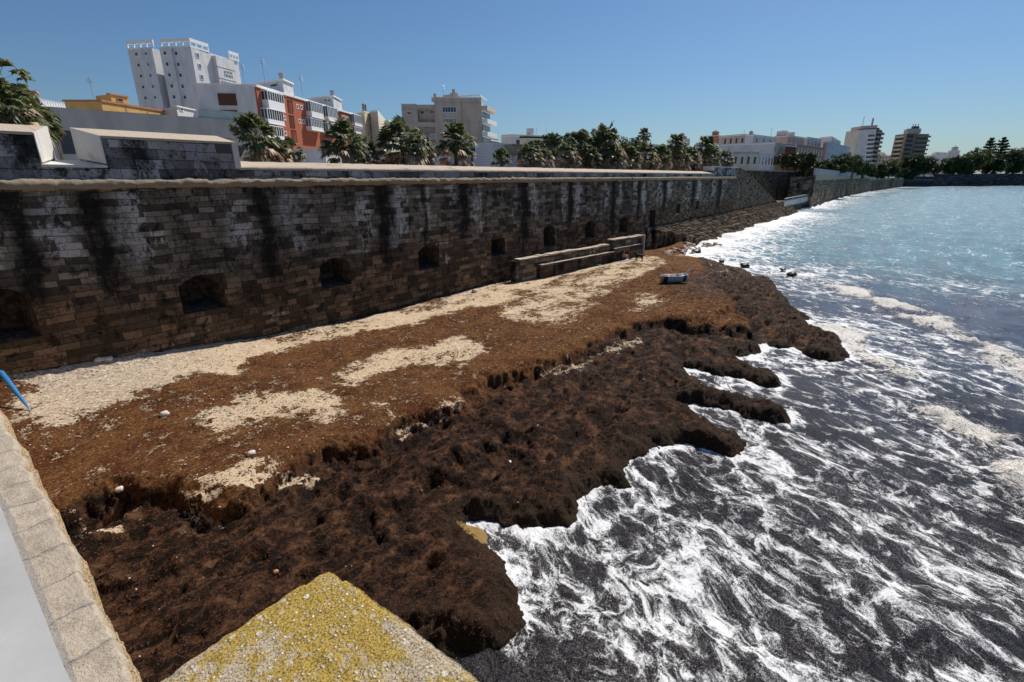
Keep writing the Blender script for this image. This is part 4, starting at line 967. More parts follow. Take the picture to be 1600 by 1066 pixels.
for (x0, x1, ytop, ch) in ((429, 457, 122, 440), (508, 533, 148, 519)):
    # roof huts with chimneys
    Ah, Bh, Ch = gp(x0-25 if x0 > 450 else 395, ytop+8 if x0 < 450 else 153, 26.6), gp(x0+12, ytop+1, 26.6), gp(x1, ytop+8, 26.6)
    hb = MB(); hb.prism(P4(Ah, Bh, Ch), zr-.5, 26.3); hut = hb.build('roof_hut', M['white'], rb)
    q = P4(Ah, Bh, Ch); cx_ = sum(p[0] for p in q)/4; cy_ = sum(p[1] for p in q)/4
    hb = MB(); hb.prism([(cx_+(a-cx_)*1.07, cy_+(b-cy_)*1.07) for a, b in q], 26.3, 26.6); o = hb.build('hut_roof', M['trim'], hut); o.matrix_parent_inverse = Matrix.Identity(4)
    cc = gp(ch, ytop-2, 27.5); hb = MB(); hb.tube([(cc[0], cc[1], 26.3), (cc[0], cc[1], 27.6)], .45, 8); hb.tube([(cc[0], cc[1], 27.6), (cc[0], cc[1], 28.1)], .6, 8); o = hb.build('chimney', M['greyconc'], hut); o.matrix_parent_inverse = Matrix.Identity(4)
    if x0 < 450: win(rb, Ah, Bh, 423, 131, 434, 136, 'window', 'glass', 'white2')
    else: win(rb, Ah, Bh, 507, 155, 511, 159, 'window', 'glass', 'white2'); win(rb, Ah, Bh, 513, 155, 516.5, 159, 'window', 'glass', 'white2')
antenna(*gp(414, 130, 24.), 24, 4., 'thin roof aerial behind the brick block beside the nearer roof hut'); antenna(*gp(473, 152, 24.), 24, 4.2, 'thin roof aerial between the two roof huts of the brick block')
antenna(*gp(382, 131, 24.), 24, 3.2, 'short roof aerial above the white end wall of the brick block')

# --- ochre building
zy = 19.; A, B, C = gp(100, 156, zy), gp(157, 156, zy), gp(312, 182, zy)
yb = empty('ochre_building', (B[0], B[1], 7.5), 'ochre yellow low building with brown parapet edge behind the grey wall', 'building')
mb = MB(); q = P4(A, B, C); mb.prism(q, 7.5, zy-.25); mb.build('wall', M['yellow'], yb)
mb = MB(); L2 = math.hypot(C[0]-B[0], C[1]-B[1]); L1 = math.hypot(B[0]-A[0], B[1]-A[1]); mb.obox(A, B, -.2, L1+.2, -.6, .15, zy-.25, zy); mb.obox(B, C, .0, L2, -.6, .15, zy-.25, zy+.02); mb.build('parapet_edge', M['terracotta'], yb)
for k in range(1, 5): mb = MB(); u = L2*k/5; mb.obox(B, C, u, u+.12, 0, .05, 7.5, zy-.3); mb.build('downpipe', M['tan'], yb)
q = [gp(149, 150, 20.6), gp(172, 147.5, 20.6), gp(199, 152, 20.6)]
mb = MB(); mb.prism(P4(*q), zy-.3, 20.6); o = mb.build('roof_hut', M['yellow'], yb)
win(yb, q[1], q[2], 182.5, 153.5, 191.5, 159.5, 'window', 'glass', 'tan')
mb = MB(); mb.obox(q[1], q[2], -.2, math.hypot(q[2][0]-q[1][0], q[2][1]-q[1][1])+.1, -.5, .15, 20.55, 20.75); mb.build('hut_edge', M['terracotta'], yb)
antenna(*gp(147, 156, 19.), 19, 3., 'thin aerial on the ochre building roof')

# --- long grey building in front of it
zg = 15.5; A, B = gp(-160, 168, zg), gp(420, 192.5, zg)
A, B = gp(60, 165.5, zg), gp(405, 190.5, zg); dx_, dy_ = B[0]-A[0], B[1]-A[1]; A = (A[0]-dx_*.6, A[1]-dy_*.6)
gb = empty('long_grey_building', (A[0]+15, A[1], 7.5), 'long low grey concrete building with dark window strip behind the parapet', 'building')
L = math.hypot(B[0]-A[0], B[1]-A[1])
def gz(py, px=250): return fp(A, B, px, py)[1]
zlow = gz(205, 150)
mb = MB(); mb.obox(A, B, 0, L, -14, 0, zlow, zg); mb.build('upper_wall', M['greyconc'], gb)
mb = MB(); mb.obox(A, B, 0, L-.5, -13, -.9, 7.5, zlow+.01); mb.build('lower_wall', M['cement'], gb)
for x0, x1, m_ in ((93, 170, 'darkgrey'), (171, 250, 'rail_glass'), (251, 318, 'darkgrey'), (345, 358, 'glass')):
    u0 = fp(A, B, x0, 210)[0]; u1 = fp(A, B, x1, 214)[0]; mb = MB(); mb.obox(A, B, u0, u1, -.95, -.8, gz(240, x0) if m_ != 'rail_glass' else 9.2, zlow-.1); mb.build('window_strip', M[m_], gb)
uu = fp(A, B, 312, 180)[0]; mb = MB(); mb.obox(A, B, uu, L, -.3, -.22, zg, zg+1.); mb.build('glass_parapet', M['rail_glass'], gb)
mb = MB(); mb.obox(A, B, uu, L, -.34, -.18, zg+1., zg+1.06); mb.build('handrail', M['metal'], gb)
# --- serrated white roof far left
sr = empty('sawtooth_roof_building', (*gp(80, 158, 17), 7.5), 'white sawtooth roof showing above the grey building at far left', 'building')
A_, B_ = gp(30, 150, 17.), gp(100, 162, 17.); L = math.hypot(B_[0]-A_[0], B_[1]-A_[1])
mb = MB(); mb.obox(A_, B_, 0, L, -12, 0, 7.5, 16.); mb.build('wall', M['white2'], sr)
mb = MB()
for k in range(16):
    u = L*k/16; w_ = L/16
    ex, ey = (B_[0]-A_[0])/L, (B_[1]-A_[1])/L; nx, ny = ey, -ex
    def pt(uu_, ww, z_): return (A_[0]+ex*uu_+nx*ww, A_[1]+ey*uu_+ny*ww, z_)
    mb.add([pt(u, .2, 16), pt(u+w_, .2, 16), pt(u+w_*.2, .2, 17.1), pt(u, -12, 16), pt(u+w_, -12, 16), pt(u+w_*.2, -12, 17.1)], [(0, 1, 2), (3, 5, 4), (0, 3, 4, 1), (1, 4, 5, 2), (2, 5, 3, 0)])
mb.build('sawtooth_roof', M['trim'], sr)
# pinkish terrace hut between ochre building and tower
q = [gp(250, 168, 19.5), gp(275, 165, 19.5), gp(308, 172, 19.5)]
th = empty('white_terrace_hut', (q[1][0], q[1][1], 7.5), 'small white rooftop terrace hut between the ochre building and the tower', 'building')
mb = MB(); mb.prism(P4(*q), 7.5, 19.3); mb.build('wall', M['white2'], th)
mb = MB(); mb.obox(q[1], q[2], -.1, math.hypot(q[2][0]-q[1][0], q[2][1]-q[1][1]), -.4, .2, 19.3, 19.5); mb.build('roof_edge', M['trim'], th)
win(th, q[1], q[2], 281, 169, 286, 174)

# --- cream blocks right of the brick block
def slim(label, pxs, z, mat, rows, sidemat=None):
    A, B, C = (gp(*p, z) for p in pxs); e_ = empty('slim_apartment_block', (B[0], B[1], 7.5), label, 'apartment block', 'narrow blocks beside the brick building')
    mb = MB(); mb.prism(P4(A, B, C), 7.5, z-.2); mb.build('wall', M[mat], e_)
    q = P4(A, B, C); cx_ = sum(p[0] for p in q)/4; cy_ = sum(p[1] for p in q)/4
    mb = MB(); mb.prism([(cx_+(a-cx_)*1.02, cy_+(b-cy_)*1.02) for a, b in q], z-.2, z+.1); mb.build('roof_edge', M['trim'], e_)
    for (f, x0, y0, x1, y1) in rows:
        win(e_, *((A, B) if f == 0 else (B, C)), x0, y0, x1, y1, 'window', 'glassb', 'trim', bars=1)
    return e_
slim('cream slim block with two chimneys touching the brick building', [(557, 178), (569, 174), (583, 179)], 25, 'cream', [(1, 573, 192, 575.5, 200), (1, 574, 206, 577, 213), (1, 578, 190, 581, 196), (1, 579, 209, 582, 217)])
slim('grey shaded block with stacked enclosed balconies', [(574, 187), (577, 186), (590, 189)], 23.6, 'beige', [(1, 578, 193, 588, 198), (1, 579, 202, 589, 208), (1, 580, 212, 589, 217), (1, 581, 222, 590, 228)])
slim('white slim block with blank side wall rising to a chimney', [(578, 174), (590, 173), (602, 188)], 25.4, 'beige_l', [])
slim('lower grey-green block half hidden by the palm crown', [(600, 189), (607, 188), (625, 194)], 23, 'palegreen', [(1, 608, 193, 611, 198), (1, 613, 194, 617, 199), (1, 609, 205, 612, 210)])
for px, py in ((568, 167), (571.5, 168)):
    x_, y_ = gp(px, py+8, 25.); mb = MB(); mb.tube([(x_, y_, 24.5), (x_, y_, 27.)], .3, 6); tag(mb.build('roof_vent_pipe', M['tan']), 'dark vent pipe on the cream slim block, '+('left' if px < 570 else 'right')+' of the pair', 'vent pipe', 'vent pipes on the cream block')
# --- beige apartment block
zb_ = 27.; A, Bc, Cc = gp(627, 161, zb_), gp(752, 153, zb_), gp(766, 160, zb_)
A = gp(627, 163, 25.5); zl = 25.5
B_m = fp(A, Bc, 680, 160)[0]
bb = empty('beige_apartment_block', (Bc[0], Bc[1], 7.5), 'beige stepped apartment block with white side balconies behind the palms', 'apartment block')
L = math.hypot(Bc[0]-A[0], Bc[1]-A[1]); u_a = fp(A, Bc, 652, 170)[0]; u_b = fp(A, Bc, 679, 170)[0]; u_c = fp(A, Bc, 720, 170)[0]
D = math.hypot(Cc[0]-Bc[0], Cc[1]-Bc[1])
mb = MB(); mb.obox(A, Bc, 0, u_a, -D*1.5, 0, 7.5, zl); mb.obox(A, Bc, u_a, u_b, -D*1.5, -1.4, 7.5, zl-.02); mb.obox(A, Bc, u_b, u_c, -D*1.5, .5, 7.5, zb_); mb.obox(A, Bc, u_c, L, -D*1.5, 0, 7.5, zb_-.02); mb.build('wall', M['beige'], bb)
for k, zz in enumerate((zl-1.1, zl-4.1, zl-7.1, zl-10.1)):
    mb = MB(); mb.obox(A, Bc, u_a+.02, u_b-.02, -1.5, .1, zz-1.1 if k else zz, zz+1. if not k else zz); mb.build('balcony', M['beige'], bb)
mb = MB()
for zz in (zl-1.2, zl-4.3, zl-7.4, zl-10.4): mb.obox(A, Bc, -.06, u_b, -.2, .16, zz, zz+.18); mb.obox(A, Bc, u_b+.01, u_c, .3, .64, zz+(1.4 if zz == zl-1.2 else .0), zz+.18+(1.4 if zz == zl-1.2 else .0)); mb.obox(A, Bc, u_c+.01, L+.06, -.2, .14, zz+(1.4 if zz == zl-1.2 else 0), zz+.18+(1.4 if zz == zl-1.2 else 0))
mb.build('string_course', M['beige'], bb)
mb = MB(); mb.obox(A, Bc, -.1, u_a, -1, .1, zl, zl+.12); mb.obox(A, Bc, u_b-.05, u_c+.05, -1, .6, zb_, zb_+.12); mb.obox(A, Bc, u_c+.1, L+.1, -.6, .1, zb_-.02, zb_+.12); mb.build('roof_edge', M['trim'], bb)
o5 = lambda P_, d: (P_[0]+(Bc[1]-A[1])/L*d, P_[1]-(Bc[0]-A[0])/L*d)
win(bb, A, Bc, 636, 174, 643, 180, bars=1)
for y_ in (173, 193.5): win(bb, o5(A, -1.4), o5(Bc, -1.4), 656, y_, 663, y_+6, 'window', 'glass'); win(bb, o5(A, -1.4), o5(Bc, -1.4), 670, y_-1, 679, y_+6, 'window', 'glassb', bars=2)
for (x0, y0, x1, y1, m_) in ((691, 167, 713, 176, 'glass'), (692, 185.5, 713.5, 194.5, 'glassb'), (693, 204, 714, 212, 'glassb'), (672, 209, 681, 218, 'glassb')): win(bb, o5(A, .5), o5(Bc, .5), x0, y0, x1, y1, 'window', m_, 'trim', bars=4)
# side balconies
for k in range(5):
    z_ = zb_-1.6-3.*k
    mb = MB(); mb.obox(Bc, Cc, .1, D+.8, .0, 1.5, z_-1.25, z_-.2); mb.build('side_balcony', M['trim'] if k else M['beige_l'], bb)
    mb = MB(); mb.obox(Bc, Cc, .6, D-.6, .0, .06, z_-2.9, z_-1.4); mb.build('window', M['glass'], bb)
for px, y0, y1 in ((684.5, 146, 160), (714, 139, 158)):
    x_, y_ = gp(px, 157, zb_); zt_ = zat(px, y0, x_, y_); mb = MB(); mb.box(x_-.7, x_+.7, y_-.7+1, y_+.7+1, zb_-.3, zt_-.9); mb.tube([(x_, y_+1, zt_-.9), (x_, y_+1, zt_)], .45, 8); mb.build('chimney', M['beige'], bb)
q = [gp(692, 149, 29.), gp(711, 147, 29.), gp(720, 150, 29.)]; mb = MB(); mb.prism(P4(*q), zb_-.2, 29.); mb.build('roof_hut', M['pink'], bb)
win(bb, q[0], q[1], 705, 148, 710, 154, 'window', 'brownpanel', 'tan')
q = [gp(719, 149.5, 29.), gp(750, 148, 29.), gp(761, 156, 29.)]; mb = MB(); mb.obox(q[0], q[1], 0, math.hypot(q[1][0]-q[0][0], q[1][1]-q[0][1]), -.15, 0, 28.7, 29.)
for k in range(5): t_ = k/4; x_ = q[0][0]+(q[1][0]-q[0][0])*t_; y_ = q[0][1]+(q[1][1]-q[0][1])*t_; mb.tube([(x_, y_, zb_), (x_, y_, 28.9)], .1, 6)
mb.obox(q[1], q[2], 0, math.hypot(q[2][0]-q[1][0], q[2][1]-q[1][1]), -.15, 0, 28.7, 29.); mb.build('pergola', M['trim'], bb)
antenna(*gp(693, 158, 27.), 27, 4., 'thin aerial between the chimneys of the beige block')

# --- low white ribbed pavilions behind the wall
def pav(label, x0, x1, ytop, dist0, dist1, mat='corr', roof='roofgrey', ov=.6, wall_only=False):
    a = at(x0, dist0); b = at(x1, dist1); z_ = zat((x0+x1)/2, ytop, (a[0]+b[0])/2, (a[1]+b[1])/2)
    L = math.hypot(b[0]-a[0], b[1]-a[1]); e_ = empty('pavilion', ((a[0]+b[0])/2, (a[1]+b[1])/2, 7.5), label, 'pavilion', 'low pavilions behind the sea wall')
    mb = MB(); mb.obox(a, b, 0, L, -8, 0, 7.5, z_-(.0 if wall_only else 1.2)); mb.build('wall', M[mat], e_)
    if not wall_only:
        mb = MB(); ex, ey = (b[0]-a[0])/L, (b[1]-a[1])/L; nx, ny = ey, -ex
        def pt(u, w, zz): return (a[0]+ex*u+nx*w, a[1]+ey*u+ny*w, zz)
        mb.add([pt(-.3, .15, z_-1.2), pt(L+.3, .15, z_-1.2), pt(L+1., 1.4, z_), pt(-1., 1.4, z_), pt(-1, -8, z_), pt(L+1, -8, z_)], [(0, 1, 2, 3), (3, 2, 5, 4)]); mb.build('fascia_roof', M[roof], e_)
    return e_
pav('low white pavilion with grey overhanging fascia between two palms', 655, 690, 226, 62, 60)
pav('tall blank white ribbed pavilion right of the beige block', 740, 770, 223, 62, 60, wall_only=True)
pav('white ribbed pavilion with deep grey fascia near the small palm', 766, 806, 228, 66, 62)
pav('white ribbed pavilion behind the twin leaning palms', 812, 858, 232, 70, 66)
pav('small white ribbed pavilion with a grey fascia left of the tallest palm mass', 860, 896, 233, 78, 74)
pav('plain pale wall segment under the brick block between two palms', 462, 512, 233, 60, 58, mat='white2', wall_only=True)
pav('plain pale wall segment left of the windblown palm', 580, 612, 237, 62, 62, mat='white2', wall_only=True)

# --- mid distance houses
HC = [0]
def house(label, x0, xm, x1, y0, ym, y1, z, mat, mat2=None, cols=4, rows=2, yb=None, wmat='glass', edge='trim', nm='town_house', grp='town houses beyond the palms', f0=0, hutch=False, dz=3.2):
    """roof corners seen at (x0,y0),(xm,ym),(x1,y1); z roof height; windows in rows on the right-hand face (and f0 columns on the left-hand one)"""
    A, B, C = gp(x0, y0, z), gp(xm, ym, z), gp(x1, y1, z)
    e_ = empty(nm, (B[0], B[1], 7.5), label, 'house', grp)
    L1 = math.hypot(B[0]-A[0], B[1]-A[1]); L2 = math.hypot(C[0]-B[0], C[1]-B[1])
    mb = MB(); mb.prism(P4(A, B, C), 7.4, z); mb.build('wall', M[mat], e_)
    if mat2: mb = MB(); mb.obox(B, C, .05, L2, -.1, .06, 7.4, z-.05); mb.build('facade', M[mat2], e_)
    mb = MB(); q = P4(A, B, C); cx_ = sum(p[0] for p in q)/4; cy_ = sum(p[1] for p in q)/4; k_ = 1.02
    mb.prism([(cx_+(a-cx_)*k_, cy_+(b-cy_)*k_) for a, b in q], z-.55, z-.2); mb.build('cornice', M[edge], e_)
    for (P0, P1, LL_, nc) in ((A, B, L1, f0), (B, C, L2, cols)):
        for c_ in range(nc):
            for r_ in range(rows):
                u = LL_*(c_+.5)/nc; zz = z-1.3-dz*r_; ww = min(1.1, LL_/nc*.28)
                if zz-2 < 7.6: continue
                mb = MB(); mb.obox(P0, P1, u-ww/2, u+ww/2, -.02, .10, zz-2., zz, 0); mb.obox(P0, P1, u-ww/2-.15, u+ww/2+.15, -.02, .16, zz, zz+.15, 1); mb.obox(P0, P1, u-ww/2-.15, u+ww/2+.15, -.02, .2, zz-2.12, zz-2., 1)
                mb.build('window', [M[wmat], M['trim']], e_)
    if hutch:
        mb = MB(); cx2, cy2 = cx_, cy_; w_ = min(L1, L2)*.2; mb.box(cx2-w_, cx2+w_, cy2-w_, cy2+w_, z-.3, z+1.8); mb.build('roof_hut', M['white2'], e_)
    return e_
house('wide white house far behind the pavilions left of the green trees', 783, 800, 872, 211, 210, 213, 19, 'white2', cols=4, rows=1, hutch=True)
house('small dark red building beside the beige block', 764, 767, 779, 217.5, 216.5, 218.5, 17, 'redp', cols=2, rows=1)
house('low white house with dark flat roof among the green trees', 812, 822, 866, 212, 211.5, 213, 17., 'beige_l', cols=4, rows=1, edge='black')
house('long white house behind the palm grove with aerials', 975, 990, 1060, 227, 221, 230, 17., 'white2', cols=3, rows=1)
house('small grey house behind the round palm', 1050, 1066, 1078, 222, 218, 220, 18., 'greyconc', cols=2, rows=1)
house('beige house below the little dome between two palms', 1062, 1068, 1078, 217.5, 216, 217, 20., 'tan', cols=2, rows=1)
house('white house in front of the orange church tower', 1085, 1092, 1122, 226, 223, 224, 17.5, 'white', cols=3, rows=1)
house('pinkish grey house beside the orange church tower', 1124, 1130, 1166, 213, 212, 209, 24., 'pink', cols=4, rows=1)
house('long white blank terrace house right of the dark palm', 1120, 1205, 1211, 226, 222.5, 222, 18.5, 'white', cols=1, rows=1, f0=3)
house('pale block with plain sunny side above the terrace', 1166, 1178, 1210, 210.5, 210, 214, 23., 'white2', cols=3, rows=1)
house('low white pavilion house with dark cornice at the end of the wall', 1146, 1186, 1210, 237, 237.5, 240, 15., 'beige_l', 'white', cols=5, rows=1, f0=4, edge='greyconc')
house('pale green balconied house with tall shutters', 1209, 1211, 1229, 222, 222, 225, 20., 'white2', 'palegreen', cols=5, rows=2)
house('dark red narrow house between green and tan ones', 1228, 1229.3, 1245, 226, 226.5, 228, 19.2, 'redp', cols=4, rows=2)
house('tan house with row of tall white shutters', 1244, 1246, 1287, 225, 225, 231, 20., 'pink', 'tan', cols=9, rows=2, wmat='glassb')
house('white rooftop house with pink parapets behind the shuttered row', 1210, 1232, 1258, 213, 211, 215, 25., 'pink', cols=4, rows=1, hutch=True)
house('pale pink rooftop house behind the tan shuttered house', 1256, 1262, 1284, 216, 214, 217, 26., 'pink', 'white2', cols=4, rows=1)
house('large white block with sloping parapet behind the blue house', 1281, 1300, 1314, 215, 213, 221, 29., 'white', cols=2, rows=1)
house('pale blue terraced house with many balcony doors', 1287, 1294, 1328, 222, 221, 230, 24., 'pink', 'paleblue', cols=11, rows=3)
house('white rooftop cabin with dark window on the skyline', 1214, 1224, 1232, 205.5, 204, 205, 27., 'white2', cols=1, rows=1)
house('white house at the foot of the two far towers', 1346, 1360, 1402, 243, 242, 243, 27.5, 'paleblue', cols=9, rows=2)
house('little yellow house between the two far towers', 1368, 1374, 1384, 238, 236, 240, 31, 'cream', cols=2, rows=1)
house('low white villa left of the far green trees', 1442, 1448, 1464, 243.5, 243, 243, 33., 'white', cols=3, rows=1)
house('long pale villa roofline behind the far green trees', 1456, 1462, 1482, 240, 237.5, 238.5, 37., 'white2', cols=2, rows=1)
# church towers and domes on the skyline
def church(label, px, ybase, ytop, w_, dist, mat, dome):
    x_, y_ = atp(px, ybase, dist); zb0 = zat(px, ybase, x_, y_); zt_ = zat(px, ytop, x_, y_); h_ = zt_-zb0
    e_ = empty('church_tower', (x_, y_, zb0), label, 'church tower', 'church towers on the skyline')
    mb = MB(); mb.box(x_-w_, x_+w_, y_-w_, y_+w_, 7.5, zb0+h_*.30); mb.build('base', M[mat], e_)
    mb = MB(); mb.box(x_-w_*1.12, x_+w_*1.12, y_-w_*1.12, y_+w_*1.12, zb0+h_*.30, zb0+h_*.35); mb.build('cornice', M['trim'], e_)
    mb = MB(); mb.tube([(x_, y_, zb0+h_*.35), (x_, y_, zb0+h_*.62)], w_*.62, 8); mb.build('lantern', M[mat], e_)
    mb = MB(); mb.tube([(x_, y_, zb0+h_*.62), (x_, y_, zb0+h_*.7), (x_, y_, zb0+h_*.8), (x_, y_, zb0+h_*.88), (x_, y_, zb0+h_*.9), (x_, y_, zt_)], [w_*.72, w_*.66, w_*.45, w_*.15, w_*.06, w_*.03], 10); mb.build('dome', M[dome], e_, smooth=True)
church('orange church tower with small dome left of the pinkish house', 1117, 218, 202, 2.4, 260, 'terracotta', 'tan')
church('dark little dome rising behind the palm crowns', 1065.5, 217, 206, 1.7, 280, 'tan', 'greyconc')
church('slim pale belfry with grey dome above the white terrace', 1173, 214, 203, 1.6, 300, 'pink', 'greyconc')
church('white dome among the far green trees', 1490, 240, 227, 5., 800, 'white2', 'greyconc')
for k, (px, yb_, yt_) in enumerate([(1153.5, 215, 203), (837, 211, 197), (853, 212, 198), (1195, 212, 200)]):
    x_, y_ = at(px, 200); z0_ = zat(px, yb_+2, x_, y_); antenna(x_, y_, z0_, zat(px, yt_, x_, y_)-z0_, ['dark mast on the roof left of the slim belfry', 'left one of two thin aerials above the green trees', 'right one of two thin aerials above the green trees', 'thin aerial above the pale block right of the belfry'][k])

# --- white tower with balconies, far right
A, B, C, Dd = atp(1323, 203, 545), atp(1343, 203, 528), atp(1370, 203, 524), atp(1379, 200, 548); z_ = zat(1343, 203, *B)
ft = empty('balconied_tower', (B[0], B[1], 7.5), 'white high rise with stacked balconies and a dark jagged right side beside the bay', 'apartment tower')
mb = MB(); back = (A[0]+22, A[1]-8); mb.prism([A, B, C, Dd, back], 7.5, z_); mb.build('wall', M['white'], ft)
L1 = math.hypot(B[0]-A[0], B[1]-A[1]); mb = MB(); mb.obox(A, B, 0, L1-.1, -.1, .12, 7.5, z_-.1); mb.build('side_facade', M['beige_l'], ft)
for r_ in range(5):
    for k in range(2): win(ft, A, B, 1329.3-r_*.9+k*3.2, 205.5+r_*6.6, 1331.3-r_*.9+k*3.2, 210+r_*6.6, fr=.1)
for r_ in range(7):
    y_ = 210+r_*6.7; x_ = 1356.5-r_*.75
    win(ft, B, C, x_, y_, x_+10, y_+4.2, 'balcony_window', 'glass', 'trim', bars=2, fr=.15); band(ft, B, C, x_-1, y_+4.2, x_+12, y_+5.4, 'balcony_slab', 'trim', 1.2)
L3 = math.hypot(Dd[0]-C[0], Dd[1]-C[1])
mb = MB()
for r_ in range(10): zz = z_-2-r_*3.3; mb.obox(C, Dd, .5, L3+.5, 0, 2.2, zz-1.6, zz)
mb.build('dark_balconies', M['tan'], ft)
mb = MB(); mb.obox(C, Dd, 0, L3, -.1, .4, 9, z_); mb.build('dark_facade', M['darkgrey'], ft)
q = [atp(1330, 200, 550), atp(1346, 198, 535), atp(1371, 198, 533)]
mb = MB(); mb.prism(P4(*q), z_-.1, z_+3.4); mb.build('roof_storey', M['pink'], ft)
mb = MB(); mb.obox(B, C, -1, math.hypot(C[0]-B[0], C[1]-B[1])+1, -3, .8, z_-.05, z_+.6); mb.build('roof_edge', M['darkgrey'], ft)
for px, yt_, w_ in ((1349, 182, .2), (1363.5, 185, .7)):
    x_, y_ = atp(px, 190, 540); mb = MB(); mb.tube([(x_, y_, z_+.3), (x_, y_, zat(px, yt_, x_, y_))], w_, 6); mb.build('roof_mast', M['metal'], ft)
# --- brown tower
A, B, C = gp(1399, 211, 45), gp(1417, 209, 45), gp(1452, 209.5, 45)
bt = empty('brown_tower', (B[0], B[1], 7.5), 'brown high rise with dark banded balconies flaring out on its right side', 'apartment tower')
mb = MB(); mb.prism(P4(A, B, C), 7.5, 45); mb.build('wall', M['tan'], bt)
L1 = math.hypot(B[0]-A[0], B[1]-A[1]); L2 = math.hypot(C[0]-B[0], C[1]-B[1])
for r_ in range(8):
    zz = 43.5-r_*3.7
    mb = MB(); mb.obox(B, C, L2*.02, L2*.30, 0, 1.0, zz-1.9, zz); mb.build('window_band', M['darkgrey'], bt)
    mb = MB(); mb.obox(B, C, L2*.42, L2*1.03, 0, 1.8, zz-1.5, zz-.1); mb.build('balcony', M['tan'], bt)
    mb = MB(); mb.obox(B, C, L2*.44, L2*.99, .0, .3, zz-3.3, zz-1.6); mb.build('window_band', M['glass'], bt)
    mb = MB(); mb.obox(A, B, L1*.12, L1*.82, 0, .6, zz-1.5, zz); mb.build('side_band', M['cream'] if r_ % 2 else M['beige_l'], bt)
    mb = MB(); mb.obox(A, B, L1*.15, L1*.8, 0, .3, zz-3.2, zz-1.6); mb.build('side_window', M['brownpanel'], bt)
q = [gp(1413, 203, 49), gp(1419, 201, 49), gp(1440, 201, 49)]; mb = MB(); mb.prism(P4(*q), 45, 49); mb.build('roof_storey', M['beige'], bt)
q = [gp(1424, 198.5, 51), gp(1429, 197, 51), gp(1437, 198, 51)]; mb = MB(); mb.prism(P4(*q), 49, 51); 
for px in (1426, 1430, 1434): x_, y_ = atp(px, 199, 618); mb.tube([(x_, y_, 50), (x_, y_, 53.5)], .3, 5)
mb.build('roof_plant', M['darkgrey'], bt)

# ------------------------------------------------------------------ vegetation
def fan_mesh(rg, n_fans, r0, dead=False, sweep=(0, 0)):
    mb = MB()
    for i in range(n_fans):
        az = rg.uniform(0, 2*PI)
        el = rg.uniform(-.5, 1.35) if not dead else rg.uniform(-1.45, .25)
        L = r0*rg.uniform(.55, .95)*(1 if not dead else .9)
        d = Vector((math.cos(az)*math.cos(el)+sweep[0]*.5, math.sin(az)*math.cos(el)+sweep[1]*.5, math.sin(el)))
        d.normalize(); o = Vector((0, 0, -.1 if not dead else -.25-rg.random()*.6)); tip = o+d*L
        side = d.cross(Vector((0, 0, 1))).normalized() if abs(d.z) < .98 else Vector((1, 0, 0)); upv = side.cross(d)
        mb.add([o+side*.018, o-side*.018, tip-side*.012, tip+side*.012], [(0, 1, 2, 3)])
        R = r0*rg.uniform(.5, .72); nb = 13 if not dead else 9; spread = rg.uniform(1.9, 2.4) if not dead else 1.1
        tw = rg.uniform(-.5, .5); s2 = side*math.cos(tw)+upv*math.sin(tw); u2 = d.cross(s2)
        for k in range(nb):
            a = (k/(nb-1)-.5)*spread*1.1; dr = d*math.cos(a)+s2*math.sin(a); dr = (dr+u2*(.12 if k % 2 else -.05)).normalized()
            R2 = R*rg.uniform(.8, 1.1)*(1-.18*abs(a)); mid = tip+dr*R2*.6; end = tip+dr*R2+Vector((sweep[0]*.25*R2, sweep[1]*.25*R2, -R2*rg.uniform(.15, .45) if not dead else -R2*.4))
            w = R2*.15*(1 if not dead else .8); pw = dr.cross(u2).normalized()*w
            if pw.length < 1e-4: pw = s2*w
            mb.add([tip, mid-pw, end, mid+pw], [(0, 1, 2, 3)])
    return mb
PV = []
for s_ in range(5):
    rg = random.Random(100+s_); sw = [(0, 0), (-.7, .2), (0, 0), (-.4, -.1), (.3, .1)][s_]
    g1 = fan_mesh(rg, 62, 1., False, sw); d1 = fan_mesh(rg, [40, 55, 70, 34, 80][s_], 1., True, sw)
    def mk(mb_, nm, mats):
        me = bpy.data.meshes.new(nm); me.from_pydata(mb_.v, [], mb_.f); me.materials.append(mats); return me
    PV.append((mk(g1, 'palm_crown', M['palm']), mk(d1, 'palm_skirt', M['dead'])))
mbt = MB(); mbt.tube([(0, 0, -6), (.05, 0, -3), (0, .03, -.1)], [.22, .18, .15], 8)
TRUNK = bpy.data.meshes.new('palm_trunk'); TRUNK.from_pydata(mbt.v, [], mbt.f); TRUNK.materials.append(M['bark'])
def clear(px, dist):
    d = ray(px, HY); return max(dist, 27.9*math.hypot(d[0], d[1])/d[1]) if d[1] > .2 else dist
def palm(px, py, dist, rpx, var, label, dead=1., tilt=0, grp='fan palms behind the parapet', sq=1.):
    dist = clear(px, dist); x_, y_ = atp(px, py, dist); z_ = zat(px, py, x_, y_); R = rpx*dist/(781*math.hypot(1.053, (px-800)/F))*.76
    e_ = empty('fan_palm', (x_, y_, z_), label, 'palm tree', grp, random.random()*.6)
    for nm, me, s_ in (('crown', PV[var][0], R), ('dead_skirt', PV[var][1], R*dead), ('trunk', TRUNK, 1)):
        o = bpy.data.objects.new(nm, me); link(o, e_); o.scale = (s_, s_, s_*sq if nm != 'trunk' else max(.3, (z_-7.4)/6.)) ; o.rotation_euler = (tilt, 0, 0)
    return e_
palm(-8, 125, 33, 50, 1, 'big windblown palm cut by the left edge of the photo'); palm(30, 190, 31, 52, 3, 'palm with drooping leaves beside the left merlon', .8)
palm(5, 170, 30, 50, 2, 'palm with pale dry leaves at far left above the merlon')
palm(397, 213, 36, 38, 0, 'bushy green palm at the end of the raised merlon'); palm(432, 232, 37, 20, 2, 'small dry tan palm tuft under the brick block', 1.2)
palm(456, 236, 38, 21, 1, 'small windswept palm with long thin leaves')
